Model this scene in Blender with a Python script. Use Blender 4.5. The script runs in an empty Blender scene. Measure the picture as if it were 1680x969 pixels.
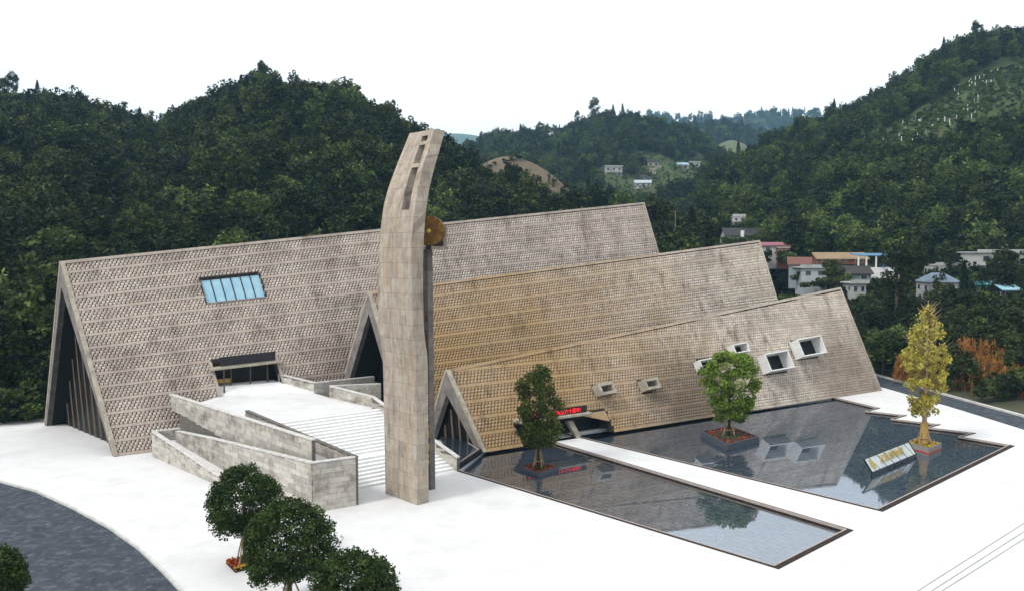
import bpy, math, random
import numpy as np
from mathutils import Vector, Matrix
from mathutils.geometry import tessellate_polygon

random.seed(7); rng = np.random.default_rng(7)
R = math.radians
sc = bpy.context.scene
col = sc.collection

# ------------------------------------------------------------------ camera
F = 1310.0; PITCH = math.atan((484.5 - 415) / F); CH = 20.0
cam_d = bpy.data.cameras.new('camera'); cam = bpy.data.objects.new('camera', cam_d); col.objects.link(cam)
cam_d.sensor_width = 36; cam_d.lens = 36 * F / 1680; cam_d.clip_end = 30000; cam_d.clip_start = 0.5
cam.location = (0, 0, CH); cam.rotation_euler = (R(90) - PITCH, 0, 0)
sc.camera = cam

# ------------------------------------------------------------------ sky, sun, exposure
world = bpy.data.worlds.new('World'); sc.world = world; world.use_nodes = True
wn = world.node_tree; wn.nodes.clear()
SUN_EL, SUN_AZ = 48.0, 232.0          # azimuth clockwise from +Y, where the sun stands
def wnode(t, **k):
    n = wn.nodes.new(t)
    for a, b in k.items(): setattr(n, a, b)
    return n
sky = wnode('ShaderNodeTexSky', sky_type='NISHITA', sun_disc=False, sun_elevation=R(SUN_EL), sun_rotation=R(SUN_AZ), dust_density=4.0, air_density=1.0)
hs = wnode('ShaderNodeHueSaturation'); hs.inputs['Saturation'].default_value = 0.1
tcw = wnode('ShaderNodeTexCoord'); nz = wnode('ShaderNodeTexNoise'); nz.inputs['Scale'].default_value = 2.2; nz.inputs['Detail'].default_value = 5
mp = wnode('ShaderNodeMapping'); mp.inputs['Scale'].default_value = (1, 1, 3.5)
cr = wnode('ShaderNodeValToRGB')
cr.color_ramp.elements[0].position = .3; cr.color_ramp.elements[0].color = (9.0, 9.1, 9.2, 1)
cr.color_ramp.elements[1].position = .75; cr.color_ramp.elements[1].color = (11.2, 11.2, 11.2, 1)
mx = wnode('ShaderNodeMix', data_type='RGBA'); mx.inputs[0].default_value = .88
bg = wnode('ShaderNodeBackground'); bg.inputs['Strength'].default_value = .1
wo = wnode('ShaderNodeOutputWorld')
L = wn.links.new
L(sky.outputs[0], hs.inputs['Color']); L(tcw.outputs['Generated'], mp.inputs[0]); L(mp.outputs[0], nz.inputs['Vector']); L(nz.outputs[0], cr.inputs[0])
L(hs.outputs[0], mx.inputs[6]); L(cr.outputs[0], mx.inputs[7]); L(mx.outputs[2], bg.inputs['Color']); L(bg.outputs[0], wo.inputs['Surface'])
sun_d = bpy.data.lights.new('sun', 'SUN'); sun = bpy.data.objects.new('sun', sun_d); col.objects.link(sun)
sun_d.energy = 1.5; sun_d.angle = R(10); sun_d.color = (1, .96, .9)
sdir = Vector((math.sin(R(SUN_AZ)) * math.cos(R(SUN_EL)), math.cos(R(SUN_AZ)) * math.cos(R(SUN_EL)), math.sin(R(SUN_EL))))
sun.rotation_euler = sdir.to_track_quat('Z', 'Y').to_euler(); sun.location = (-60, -60, 120)
vs = sc.view_settings; vs.view_transform = 'Standard'; vs.look = 'None'; vs.gamma = 1; vs.use_curve_mapping = False
vs.exposure = 0.62
sc.cycles.max_bounces = 6; sc.cycles.diffuse_bounces = 2; sc.cycles.glossy_bounces = 3; sc.cycles.transparent_max_bounces = 8
sc.cycles.volume_bounces = 1; sc.cycles.use_denoising = True; sc.cycles.caustics_reflective = False; sc.cycles.caustics_refractive = False

# ------------------------------------------------------------------ projection helpers (picture point -> place)
_c, _s = math.cos(PITCH), math.sin(PITCH)
def ray(u, v):
    zc = -(v - 484.5) / F
    return Vector(((u - 840) / F, _c + zc * _s, -_s + zc * _c))
def G(u, v, z=0.0):
    d = ray(u, v); k = (z - CH) / d.z
    return Vector((d.x * k, d.y * k, z))
def D(u, v, y):
    d = ray(u, v); k = y / d.y
    return Vector((d.x * k, y, CH + d.z * k))
def proj(p):
    x, y, z = p[0], p[1], p[2] - CH
    dep = y * _c - z * _s; up = y * _s + z * _c
    return 840 + F * x / dep, 484.5 - F * up / dep

# ------------------------------------------------------------------ materials
MATS = {}
def mat(name, color, rough=.8, var=None, scale=3.0, detail=6, bump=0, bscale=20, spec=.3, metal=0, rnd=0, stain=None, stain_scale=.15, stain_amt=.6, lines=None, streak=False):
    m = bpy.data.materials.new(name); m.use_nodes = True; nt = m.node_tree; N = nt.nodes; l = nt.links.new
    b = N['Principled BSDF']; b.inputs['Roughness'].default_value = rough; b.inputs['Specular IOR Level'].default_value = spec; b.inputs['Metallic'].default_value = metal
    tc = N.new('ShaderNodeTexCoord'); geo = N.new('ShaderNodeNewGeometry')
    out = None
    def mix(a, bcol, fac, mode='MIX'):
        x = N.new('ShaderNodeMix'); x.data_type = 'RGBA'; x.blend_type = mode
        for s_, val in ((0, fac), (6, a), (7, bcol)):
            if hasattr(val, 'is_linked') or isinstance(val, bpy.types.NodeSocket): l(val, x.inputs[s_])
            else: x.inputs[s_].default_value = val if s_ == 0 else (*val[:3], 1)
        return x.outputs[2]
    c = color
    if var is not None:
        n1 = N.new('ShaderNodeTexNoise'); n1.inputs['Scale'].default_value = scale; n1.inputs['Detail'].default_value = detail; n1.inputs['Roughness'].default_value = .65
        l(geo.outputs['Position'], n1.inputs['Vector'])
        rp = N.new('ShaderNodeMapRange'); rp.inputs[1].default_value = .35; rp.inputs[2].default_value = .65; l(n1.outputs[0], rp.inputs[0])
        c = mix(color, var, rp.outputs[0])
    if stain is not None:
        n2 = N.new('ShaderNodeTexNoise'); n2.inputs['Scale'].default_value = stain_scale; n2.inputs['Detail'].default_value = 8; n2.inputs['Roughness'].default_value = .7
        if streak:
            mpn = N.new('ShaderNodeMapping'); mpn.inputs['Scale'].default_value = (1, 1, .18); l(geo.outputs['Position'], mpn.inputs[0]); l(mpn.outputs[0], n2.inputs['Vector'])
        else: l(geo.outputs['Position'], n2.inputs['Vector'])
        rp = N.new('ShaderNodeMapRange'); rp.inputs[1].default_value = .5; rp.inputs[2].default_value = .68; rp.inputs[4].default_value = stain_amt; l(n2.outputs[0], rp.inputs[0])
        c = mix(c if not isinstance(c, tuple) else c, stain, rp.outputs[0])
    if rnd:
        oi = N.new('ShaderNodeObjectInfo'); rp = N.new('ShaderNodeMapRange'); rp.inputs[3].default_value = 1 - rnd; rp.inputs[4].default_value = 1 + rnd
        l(oi.outputs['Random'], rp.inputs[0])
        cb = N.new('ShaderNodeCombineXYZ'); [l(rp.outputs[0], cb.inputs[i]) for i in range(3)]
        c = mix(c, cb.outputs[0], 1.0, 'MULTIPLY')
    if isinstance(c, tuple): b.inputs['Base Color'].default_value = (*c[:3], 1)
    else: l(c, b.inputs['Base Color'])
    if bump:
        n3 = N.new('ShaderNodeTexNoise'); n3.inputs['Scale'].default_value = bscale; n3.inputs['Detail'].default_value = 4; l(geo.outputs['Position'], n3.inputs['Vector'])
        bp = N.new('ShaderNodeBump'); bp.inputs['Strength'].default_value = bump; bp.inputs['Distance'].default_value = .05; l(n3.outputs[0], bp.inputs['Height']); l(bp.outputs[0], b.inputs['Normal'])
        if lines:
            mpn = N.new('ShaderNodeMapping'); mpn.inputs['Rotation'].default_value = lines.get('rot', (0, 0, 0)); l(geo.outputs['Position'], mpn.inputs[0])
    m['c'] = 0; MATS[name] = m
    return m

def board_concrete(name, color, var, dark, pitch=.42, axis='Z', rust=None):
    """cast concrete with the marks of its boards, pour joints and run-down stains"""
    m = mat(name, color, .85, var, 1.3, 8, bump=.25, bscale=6, stain=dark, stain_scale=.9, stain_amt=.55, streak=True)
    nt = m.node_tree; N = nt.nodes; l = nt.links.new; b = N['Principled BSDF']
    geo = N.new('ShaderNodeNewGeometry'); sp = N.new('ShaderNodeSeparateXYZ'); l(geo.outputs['Position'], sp.inputs[0])
    def groove(inp, per, w):
        a = N.new('ShaderNodeMath'); a.operation = 'PINGPONG'; a.inputs[1].default_value = per / 2; l(inp, a.inputs[0])
        s = N.new('ShaderNodeMath'); s.operation = 'LESS_THAN'; s.inputs[1].default_value = w; l(a.outputs[0], s.inputs[0]); return s.outputs[0]
    d1 = N.new('ShaderNodeVectorMath'); d1.operation = 'DOT_PRODUCT'; d1.inputs[1].default_value = (.72, -.69, 0); l(geo.outputs['Position'], d1.inputs[0])
    g1 = groove(sp.outputs['Z'], pitch * 4, .02); g2 = groove(d1.outputs['Value'], pitch * 2, .014)
    mm = N.new('ShaderNodeMath'); mm.operation = 'MAXIMUM'; l(g1, mm.inputs[0]); l(g2, mm.inputs[1])
    # every board its own tone
    cell = N.new('ShaderNodeTexWhiteNoise'); cell.noise_dimensions = '2D'
    q = N.new('ShaderNodeCombineXYZ')
    for i, (src, per) in enumerate(((sp.outputs['Z'], pitch * 4), (d1.outputs['Value'], pitch))):
        dv = N.new('ShaderNodeMath'); dv.operation = 'DIVIDE'; dv.inputs[1].default_value = per; l(src, dv.inputs[0])
        fl = N.new('ShaderNodeMath'); fl.operation = 'FLOOR'; l(dv.outputs[0], fl.inputs[0]); l(fl.outputs[0], q.inputs[i])
    l(q.outputs[0], cell.inputs['Vector'])
    rr = N.new('ShaderNodeMapRange'); rr.inputs[3].default_value = .86; rr.inputs[4].default_value = 1.08; l(cell.outputs['Value'], rr.inputs[0])
    old = b.inputs['Base Color'].links[0].from_socket
    if rust is not None:
        for (scl, colr, lo_, hi_, amt, sq) in ((2.6, rust, .56, .70, .75, .05), (5.0, dark, .55, .72, .6, .10), (14.0, dark, .5, .75, .35, .6)):
            mq = N.new('ShaderNodeMapping'); mq.inputs['Scale'].default_value = (1, 1, sq); l(geo.outputs['Position'], mq.inputs[0])
            nq = N.new('ShaderNodeTexNoise'); nq.inputs['Scale'].default_value = scl; nq.inputs['Detail'].default_value = 5; nq.inputs['Roughness'].default_value = .6; l(mq.outputs[0], nq.inputs['Vector'])
            rq = N.new('ShaderNodeMapRange'); rq.inputs[1].default_value = lo_; rq.inputs[2].default_value = hi_; rq.inputs[4].default_value = amt; l(nq.outputs[0], rq.inputs[0])
            xq = N.new('ShaderNodeMix'); xq.data_type = 'RGBA'; l(rq.outputs[0], xq.inputs[0]); l(old, xq.inputs[6]); xq.inputs[7].default_value = (*colr, 1); old = xq.outputs[2]
    x = N.new('ShaderNodeMix'); x.data_type = 'RGBA'; x.blend_type = 'MULTIPLY'; x.inputs[0].default_value = 1
    cb = N.new('ShaderNodeCombineXYZ'); [l(rr.outputs[0], cb.inputs[i]) for i in range(3)]
    l(old, x.inputs[6]); l(cb.outputs[0], x.inputs[7])
    y = N.new('ShaderNodeMix'); y.data_type = 'RGBA'; fm = N.new('ShaderNodeMath'); fm.operation = 'MULTIPLY'; fm.inputs[1].default_value = .5; l(mm.outputs[0], fm.inputs[0])
    l(fm.outputs[0], y.inputs[0]); l(x.outputs[2], y.inputs[6]); y.inputs[7].default_value = (*dark, 1); l(y.outputs[2], b.inputs['Base Color'])
    return m

def facade(name, c1, c2, gold, dark, gold_c, gold_r, dark_spots=()):
    """weathered concrete tile: tone changes from tile to tile, rusty-golden weathering round gold_c, dark damp patches"""
    m = bpy.data.materials.new(name); m.use_nodes = True; nt = m.node_tree; N = nt.nodes; l = nt.links.new
    b = N['Principled BSDF']; b.inputs['Roughness'].default_value = .85; b.inputs['Specular IOR Level'].default_value = .2
    geo = N.new('ShaderNodeNewGeometry')
    def noise(sc_, det=6, vec=None):
        n = N.new('ShaderNodeTexNoise'); n.inputs['Scale'].default_value = sc_; n.inputs['Detail'].default_value = det; n.inputs['Roughness'].default_value = .7
        l(vec or geo.outputs['Position'], n.inputs['Vector']); return n.outputs[0]
    def rng_(s, a, bb, o0=0, o1=1):
        r = N.new('ShaderNodeMapRange'); r.inputs[1].default_value = a; r.inputs[2].default_value = bb; r.inputs[3].default_value = o0; r.inputs[4].default_value = o1; l(s, r.inputs[0]); return r.outputs[0]
    def mixc(f, a, bb):
        x = N.new('ShaderNodeMix'); x.data_type = 'RGBA'; l(f, x.inputs[0])
        for i, q in ((6, a), (7, bb)):
            if isinstance(q, tuple): x.inputs[i].default_value = (*q, 1)
            else: l(q, x.inputs[i])
        return x.outputs[2]
    wn_ = N.new('ShaderNodeTexWhiteNoise'); wn_.noise_dimensions = '1D'
    att = N.new('ShaderNodeAttribute'); att.attribute_name = 'tone'
    c = mixc(att.outputs['Fac'], c1, c2)
    c = mixc(rng_(noise(.30), .42, .62, 0, .6), c, tuple(x * .62 for x in c1))
    if gold is not None:
        ds = N.new('ShaderNodeVectorMath'); ds.operation = 'DISTANCE'; ds.inputs[1].default_value = gold_c; l(geo.outputs['Position'], ds.inputs[0])
        ad = N.new('ShaderNodeMath'); ad.operation = 'ADD'; nn = rng_(noise(.12), 0, 1, -14, 14); l(ds.outputs['Value'], ad.inputs[0]); l(nn, ad.inputs[1])
        c = mixc(rng_(ad.outputs[0], gold_r[0], gold_r[1], .9, 0), c, gold)
    mpn = N.new('ShaderNodeMapping'); mpn.inputs['Scale'].default_value = (1, 1, .25); l(geo.outputs['Position'], mpn.inputs[0])
    c = mixc(rng_(noise(.6, 8, mpn.outputs[0]), .53, .70, 0, .8), c, dark)
    c = mixc(rng_(noise(2.2, 4, mpn.outputs[0]), .55, .72, 0, .45), c, dark)
    for (pt, r0, r1, amt) in dark_spots:
        ds = N.new('ShaderNodeVectorMath'); ds.operation = 'DISTANCE'; ds.inputs[1].default_value = pt; l(geo.outputs['Position'], ds.inputs[0])
        ad = N.new('ShaderNodeMath'); ad.operation = 'ADD'; nn = rng_(noise(.4), 0, 1, -5, 5); l(ds.outputs['Value'], ad.inputs[0]); l(nn, ad.inputs[1])
        c = mixc(rng_(ad.outputs[0], r0, r1, amt, 0), c, dark)
    l(c, b.inputs['Base Color'])
    return m

M = {}
M['concrete'] = board_concrete('cast_concrete', (.43, .375, .31), (.31, .262, .212), (.12, .092, .07), pitch=.3, rust=(.34, .205, .095))
M['concrete_dark'] = board_concrete('dark_cast_concrete', (.17, .15, .14), (.10, .09, .085), (.05, .042, .04))
M['frame'] = mat('gable_concrete', (.24, .22, .2), .85, (.13, .115, .105), 1.2, 8, bump=.3, bscale=8, stain=(.09, .08, .075), stain_scale=.8, streak=True)
M['trim'] = mat('pale_edge_stone', (.42, .38, .31), .8, (.28, .245, .19), 1.5, stain=(.15, .12, .09), stain_scale=.8)
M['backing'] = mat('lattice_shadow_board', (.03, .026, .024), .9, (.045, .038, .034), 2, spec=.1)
M['mullion'] = mat('bronze_mullion', (.20, .15, .10), .6, (.13, .095, .065), 3)
M['soffit'] = mat('shade_dark_concrete', (.009, .009, .007), .9, (.006, .006, .005), 1.2, 8, spec=.1)  # near-black colour stands in for the shade inside the gable recess
M['dark'] = mat('dark_interior', (.02, .019, .018), .8, (.03, .028, .026), 2)
M['stone'] = mat('stone_block', (.46, .435, .39), .9, (.35, .325, .285), 2.2, 8, bump=.4, bscale=9, rnd=.22, stain=(.14, .10, .075), stain_scale=.45, stain_amt=.9)
M['stone_joint'] = mat('wall_core', (.16, .145, .13), .9, (.10, .09, .08), 2)
M['coping'] = mat('coping_stone', (.58, .57, .55), .8, (.42, .41, .39), 1.5)
M['paving'] = mat('pale_paving', (.62, .62, .62), .8, (.58, .58, .575), .5, 6, bump=.1, bscale=8, stain=(.46, .46, .45), stain_scale=.25, stain_amt=.35)
M['step'] = mat('pale_step_stone', (.80, .80, .795), .8, (.74, .74, .735), 1.0)
M['asphalt'] = mat('asphalt', (.046, .056, .072), .9, (.026, .032, .042), .6, 8, bump=.3, bscale=12, stain=(.15, .165, .18), stain_scale=1.6, stain_amt=.6)
M['kerb'] = mat('dark_granite', (.014, .011, .010), .7, (.05, .036, .028), 2.5, spec=.1)
M['drain'] = mat('grey_drain', (.22, .22, .22), .8)
M['kerb_pale'] = mat('pink_granite_edge', (.42, .36, .33), .6, (.3, .25, .22), 4)
M['tile'] = mat('slate_tile', (.080, .088, .102), .6, (.054, .060, .072), 1.5, rnd=.2)
M['grout'] = mat('tile_bed', (.028, .033, .042), .8)
M['planter'] = mat('slate_planter', (.07, .08, .10), .6, (.05, .058, .072), 3)
M['planter_grey'] = mat('grey_planter', (.26, .25, .23), .8, (.2, .19, .18), 3)
M['soil'] = mat('soil', (.05, .035, .025), .95, (.03, .022, .016), 5)
M['gold'] = mat('aged_gold', (.20, .105, .02), .5, (.105, .052, .012), 2.5, metal=.35, bump=.2, bscale=6)
M['gold_letter'] = mat('gold_lettering', (.55, .38, .08), .4, metal=.4)
M['black'] = mat('black_metal', (.015, .015, .017), .5)
M['white'] = mat('white_paint', (.72, .72, .71), .7, (.62, .62, .60), 2)
M['bark'] = mat('bark', (.10, .075, .055), .95, (.05, .038, .028), 8, bump=.5, bscale=20)
M['wood'] = mat('timber_stake', (.34, .25, .15), .9, (.24, .17, .1), 6)
M['straw'] = mat('straw_wrap', (.45, .30, .09), .95, (.28, .17, .05), 9, bump=.4, bscale=25)
M['red'] = mat('red_paint', (.40, .05, .025), .7)
M['rust'] = mat('rusty_iron', (.10, .03, .018), .8)
M['grass'] = mat('hill_ground', (.036, .066, .016), .95, (.062, .066, .026), .12, 8)
M['ground'] = mat('valley_ground', (.05, .06, .03), .95, (.08, .07, .045), .1, 8)
M['earth'] = mat('bare_earth', (.15, .112, .08), .95, (.075, .068, .04), .10, 10)
M['field'] = mat('pale_field', (.11, .13, .06), .95, (.08, .085, .045), .1, 6)
def leafmat(name, a, b_, amount=.45, power=1.0):
    m = bpy.data.materials.new(name); m.use_nodes = True; nt = m.node_tree; N = nt.nodes; l = nt.links.new
    b = N['Principled BSDF']; b.inputs['Roughness'].default_value = .6; b.inputs['Specular IOR Level'].default_value = .12
    at = N.new('ShaderNodeAttribute'); at.attribute_name = 'tone'
    oi = N.new('ShaderNodeObjectInfo')
    ad = N.new('ShaderNodeMath'); ad.operation = 'MULTIPLY_ADD'; ad.inputs[1].default_value = amount; l(oi.outputs['Random'], ad.inputs[0])
    m2 = N.new('ShaderNodeMath'); m2.operation = 'MULTIPLY'; m2.inputs[1].default_value = 1 - amount; l(at.outputs['Fac'], m2.inputs[0]); l(m2.outputs[0], ad.inputs[2])
    pw = N.new('ShaderNodeMath'); pw.operation = 'POWER'; pw.inputs[1].default_value = power; l(ad.outputs[0], pw.inputs[0])
    x = N.new('ShaderNodeMix'); x.data_type = 'RGBA'; l(pw.outputs[0], x.inputs[0]); x.inputs[6].default_value = (*a, 1); x.inputs[7].default_value = (*b_, 1)
    l(x.outputs[2], b.inputs['Base Color'])
    tr = N.new('ShaderNodeBsdfTranslucent'); l(x.outputs[2], tr.inputs['Color'])
    ms = N.new('ShaderNodeMixShader'); ms.inputs[0].default_value = .22; l(b.outputs[0], ms.inputs[1]); l(tr.outputs[0], ms.inputs[2])
    l(ms.outputs[0], N['Material Output'].inputs['Surface'])
    return m
M['leaf_forest'] = leafmat('forest_leaf', (.005, .012, .004), (.15, .19, .04), .4, 2.8)
M['leaf_conifer'] = leafmat('conifer_needle', (.005, .014, .007), (.05, .085, .03), .4, 2.0)
M['leaf_light'] = leafmat('light_forest_leaf', (.018, .042, .008), (.19, .25, .06), .35, 1.8)
M['leaf_topiary'] = leafmat('clipped_leaf', (.010, .024, .006), (.085, .13, .03), .1, 1.8)
M['leaf_planter'] = leafmat('planter_tree_leaf', (.07, .13, .012), (.23, .32, .05), .1)
M['leaf_planter_dark'] = leafmat('dark_planter_tree_leaf', (.022, .042, .008), (.15, .17, .035), .1, 1.5)
M['leaf_ginkgo'] = leafmat('ginkgo_leaf', (.26, .21, .025), (.55, .49, .10), .1)
M['leaf_orange'] = leafmat('rusty_leaf', (.20, .075, .018), (.46, .22, .06), .15)
M['leaf_flower'] = leafmat('flower_petal', (.26, .025, .015), (.40, .10, .025), .05)
M['leaf_yellow_flower'] = leafmat('yellow_flower_petal', (.36, .22, .03), (.5, .36, .06), .05)

def glass(name, color, rough=.05):
    m = mat(name, color, rough, spec=.8); return m
M['blue_glass'] = mat('pale_blue_glass', (.20, .40, .52), .12, (.30, .50, .60), .6, spec=.6)
M['black_glass'] = mat('dark_glass', (.008, .008, .009), .35, spec=.12)
M['window'] = mat('house_window_glass', (.03, .035, .045), .15, spec=.6)
def water_mat():
    m = bpy.data.materials.new('pool_water'); m.use_nodes = True; nt = m.node_tree; N = nt.nodes; l = nt.links.new
    N.remove(N['Principled BSDF'])
    fr = N.new('ShaderNodeFresnel'); fr.inputs[0].default_value = 1.33
    gl = N.new('ShaderNodeBsdfGlossy'); gl.inputs['Roughness'].default_value = .015; gl.inputs['Color'].default_value = (.86, .90, .97, 1)
    tr = N.new('ShaderNodeBsdfTransparent'); tr.inputs['Color'].default_value = (.80, .88, .95, 1)
    ms = N.new('ShaderNodeMixShader'); geo = N.new('ShaderNodeNewGeometry')
    nz_ = N.new('ShaderNodeTexNoise'); nz_.inputs['Scale'].default_value = 2.5; nz_.inputs['Detail'].default_value = 3; l(geo.outputs['Position'], nz_.inputs['Vector'])
    bp = N.new('ShaderNodeBump'); bp.inputs['Strength'].default_value = .03; bp.inputs['Distance'].default_value = .02; l(nz_.outputs[0], bp.inputs['Height']); l(bp.outputs[0], gl.inputs['Normal'])
    mr = N.new('ShaderNodeMath'); mr.operation = 'MULTIPLY_ADD'; mr.inputs[1].default_value = .38; mr.inputs[2].default_value = .02; mr.use_clamp = True; l(fr.outputs[0], mr.inputs[0])
    l(mr.outputs[0], ms.inputs[0]); l(tr.outputs[0], ms.inputs[1]); l(gl.outputs[0], ms.inputs[2]); l(ms.outputs[0], N['Material Output'].inputs['Surface'])
    return m
M['water'] = water_mat()
def emit(name, c, s):
    m = bpy.data.materials.new(name); m.use_nodes = True; b = m.node_tree.nodes['Principled BSDF']
    b.inputs['Base Color'].default_value = (*c, 1); b.inputs['Emission Color'].default_value = (*c, 1); b.inputs['Emission Strength'].default_value = s; return m
M['led'] = emit('red_led_letters', (1, .015, .015), .55)

# ------------------------------------------------------------------ object helpers
def tag(o, label=None, cat=None, group=None, kind=None):
    if label: o['label'] = label
    if cat: o['category'] = cat
    if group: o['group'] = group
    if kind: o['kind'] = kind
    return o
def thing(name, label, cat, loc=(0, 0, 0), group=None, kind=None):
    o = bpy.data.objects.new(name, None); col.objects.link(o); o.location = loc; o.empty_display_size = .3
    return tag(o, label, cat, group, kind)
def wloc(o):
    v = Vector((0, 0, 0))
    while o is not None: v += o.location; o = o.parent
    return v
def mesh(name, verts, faces, m, smooth=False, tone=None):
    me = bpy.data.meshes.new(name); me.from_pydata([tuple(v) for v in verts], [], faces); 
    if m: me.materials.append(m)
    if smooth: me.polygons.foreach_set('use_smooth', [True] * len(me.polygons))
    if tone is not None:
        a = me.attributes.new('tone', 'FLOAT', 'FACE'); a.data.foreach_set('value', np.asarray(tone, dtype=np.float32))
    me.update(); return me
def obj(name, me, parent=None, loc=None):
    o = bpy.data.objects.new(name, me); col.objects.link(o); o.parent = parent
    if loc is not None: o.location = loc
    return o
class MB:
    def __init__(s): s.v = []; s.f = []
    def add(s, vs_, fs):
        n = len(s.v); s.v += [Vector(v) for v in vs_]; s.f += [[i + n for i in f] for f in fs]; return s
    def hexa(s, p):     # p: 4 bottom, 4 top
        return s.add(p, [(3, 2, 1, 0), (4, 5, 6, 7), (0, 1, 5, 4), (1, 2, 6, 5), (2, 3, 7, 6), (3, 0, 4, 7)])
    def box(s, c, sx, sy, sz, rz=0):
        cr_, sr = math.cos(rz), math.sin(rz); p = []
        for z in (-.5, .5):
            for x, y in ((-.5, -.5), (.5, -.5), (.5, .5), (-.5, .5)):
                p.append((c[0] + cr_ * x * sx - sr * y * sy, c[1] + sr * x * sx + cr_ * y * sy, c[2] + z * sz))
        return s.hexa(p)
    def prism(s, pts, z0, z1):      # pts xy(z) list; z0/z1 number or None to use own z
        a = [Vector((p[0], p[1], z0)) for p in pts]; b = [Vector((p[0], p[1], p[2] if z1 is None else z1)) for p in pts]
        n = len(a); base = len(s.v); s.v += a + b
        for t in tessellate_polygon([[Vector((p.x, p.y, 0)) for p in b]]):
            s.f.append([base + n + i for i in t]); s.f.append([base + i for i in reversed(t)])
        for i in range(n): j = (i + 1) % n; s.f.append([base + i, base + j, base + n + j, base + n + i])
        return s
    def tube(s, pts, rad, k=6, cap=True):
        base = len(s.v); prev = None
        for i, p in enumerate(pts):
            p = Vector(p); d = (Vector(pts[min(i + 1, len(pts) - 1)]) - Vector(pts[max(i - 1, 0)])).normalized()
            a = d.orthogonal().normalized() if prev is None else (prev - d * prev.dot(d)).normalized(); prev = a; b = d.cross(a)
            r = rad[i] if hasattr(rad, '__len__') else rad
            for j in range(k):
                t = 2 * math.pi * j / k; s.v.append(p + a * math.cos(t) * r + b * math.sin(t) * r)
        for i in range(len(pts) - 1):
            for j in range(k):
                s.f.append([base + i * k + j, base + i * k + (j + 1) % k, base + (i + 1) * k + (j + 1) % k, base + (i + 1) * k + j])
        if cap: s.f.append([base + (len(pts) - 1) * k + j for j in range(k)]); s.f.append([base + k - 1 - j for j in range(k)])
        return s
    def build(s, name, m, parent=None, smooth=False):
        o_ = wloc(parent) if parent else Vector((0, 0, 0))
        me = mesh(name, [v - o_ for v in s.v], s.f, m, smooth)
        import bmesh as _b
        bm = _b.new(); bm.from_mesh(me); _b.ops.recalc_face_normals(bm, faces=bm.faces); bm.to_mesh(me); bm.free()
        return obj(name, me, parent)
def struct(o, label=None, cat=None): return tag(o, label, cat, None, 'structure')
UNIT = MB().box((0, 0, 0), 1, 1, 1)
def unit_cube(m, name): return mesh(name, UNIT.v, UNIT.f, m)

# ------------------------------------------------------------------ ground, plaza, roads, pools
gm = MB(); gm.add([(-6000, -300, -.7), (6000, -300, -.7), (6000, 6400, -.7), (-6000, 6400, -.7)], [(0, 1, 2, 3)])
struct(gm.build('ground', M['ground']), 'dark vegetated valley floor under everything', 'ground')

POOL1 = [G(u, v) for u, v in ((1270, 928), (1388, 868), (895, 721), (845, 723), (799, 733), (752, 771))]
POOL2 = [G(u, v) for u, v in ((1440, 835), (1655, 730), (1573, 716), (1595, 710), (1520, 701), (1538, 696), (1462, 687), (1483, 681), (1420, 674), (1440, 669), (1365, 651), (1100, 686), (930, 711))]
road_edge = [G(u, v) for u, v in ((-260, 735), (-60, 772), (0, 787), (60, 803), (120, 830), (180, 862), (230, 897), (270, 935), (305, 972), (340, 1030), (365, 1120))]
plaza_out = [(-46, 18), (-19.5, 18)] + [(p.x, p.y) for p in reversed(road_edge[:-1])] + [(-75, 88), (-75, 97)]
# order: along the left road edge, round the back of the halls, down the right side
PL = [Vector((p.x, p.y, 0)) for p in road_edge] + [Vector((-10, 14, 0)), Vector((120, 14, 0)), Vector((128, 72, 0))]
PL += [G(u, v) for u, v in ((1760, 727), (1680, 704), (1560, 667), (1445, 634))] + [Vector((46, 140, 0)), Vector((10, 146, 0)), Vector((-56, 99, 0)), Vector((-75, 94, 0))]
def sheet(name, outer, holes, z, zb, m):
    polys = [outer] + holes; flat = [p for q in polys for p in q]
    tri = tessellate_polygon([[Vector((p.x, p.y, 0)) for p in q] for q in polys])
    n = len(flat); v = [Vector((p.x, p.y, z)) for p in flat] + [Vector((p.x, p.y, zb)) for p in flat]
    f = [list(t) for t in tri]; k = 0
    for q in polys:
        for i in range(len(q)): j = (i + 1) % len(q); f.append([k + i, k + j, n + k + j, n + k + i])
        k += len(q)
    b = MB(); b.add(v, f); return b.build(name, m)
plaza = struct(sheet('plaza', PL, [POOL1, POOL2], 0, -.68, M['paving']), 'broad pale paved plaza round the halls and pools', 'plaza')
# roads
rb = MB(); rb.prism([Vector((-75, 94, 0)), Vector((-110, 94, 0)), Vector((-110, 10, 0)), Vector((-10, 10, 0))] + [p.copy() for p in reversed(road_edge)], -.66, -.14)
struct(rb.build('road', M['asphalt']), 'dark asphalt road curving round the pale plaza', 'road')
ka, kb_ = [], []
for i, p in enumerate(road_edge):
    t = (road_edge[min(i + 1, len(road_edge) - 1)] - road_edge[max(i - 1, 0)]).normalized(); n_ = Vector((-t.y, t.x, 0))
    ka.append(p + n_ * .02); kb_.append(p - n_ * .16)
kk = MB(); kk.prism(ka + list(reversed(kb_)), -.66, .03)
struct(kk.build('kerb', M['coping']), 'pale stone kerb between curved road and plaza', 'kerb')
r2 = [G(u, v) for u, v in ((1445, 633), (1560, 666), (1680, 703), (1760, 726), (1900, 768))]; r2b = [G(u, v) for u, v in ((1432, 613), (1560, 650), (1680, 683), (1760, 705), (1900, 743))]
r2 = [p + Vector((.3, .3, 0)) for p in r2]
rb = MB(); rb.prism(r2 + list(reversed(r2b)), -.66, -.10); struct(rb.build('road', M['asphalt']), 'dark straight road strip behind the plaza below the rusty bushes', 'road')
kk = MB(); kk.prism(r2b + [p + Vector((.5, .75, 0)) for p in reversed(r2b)], -.66, .12); struct(kk.build('kerb', M['coping']), 'pale kerb along the far side of the straight road', 'kerb')
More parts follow.
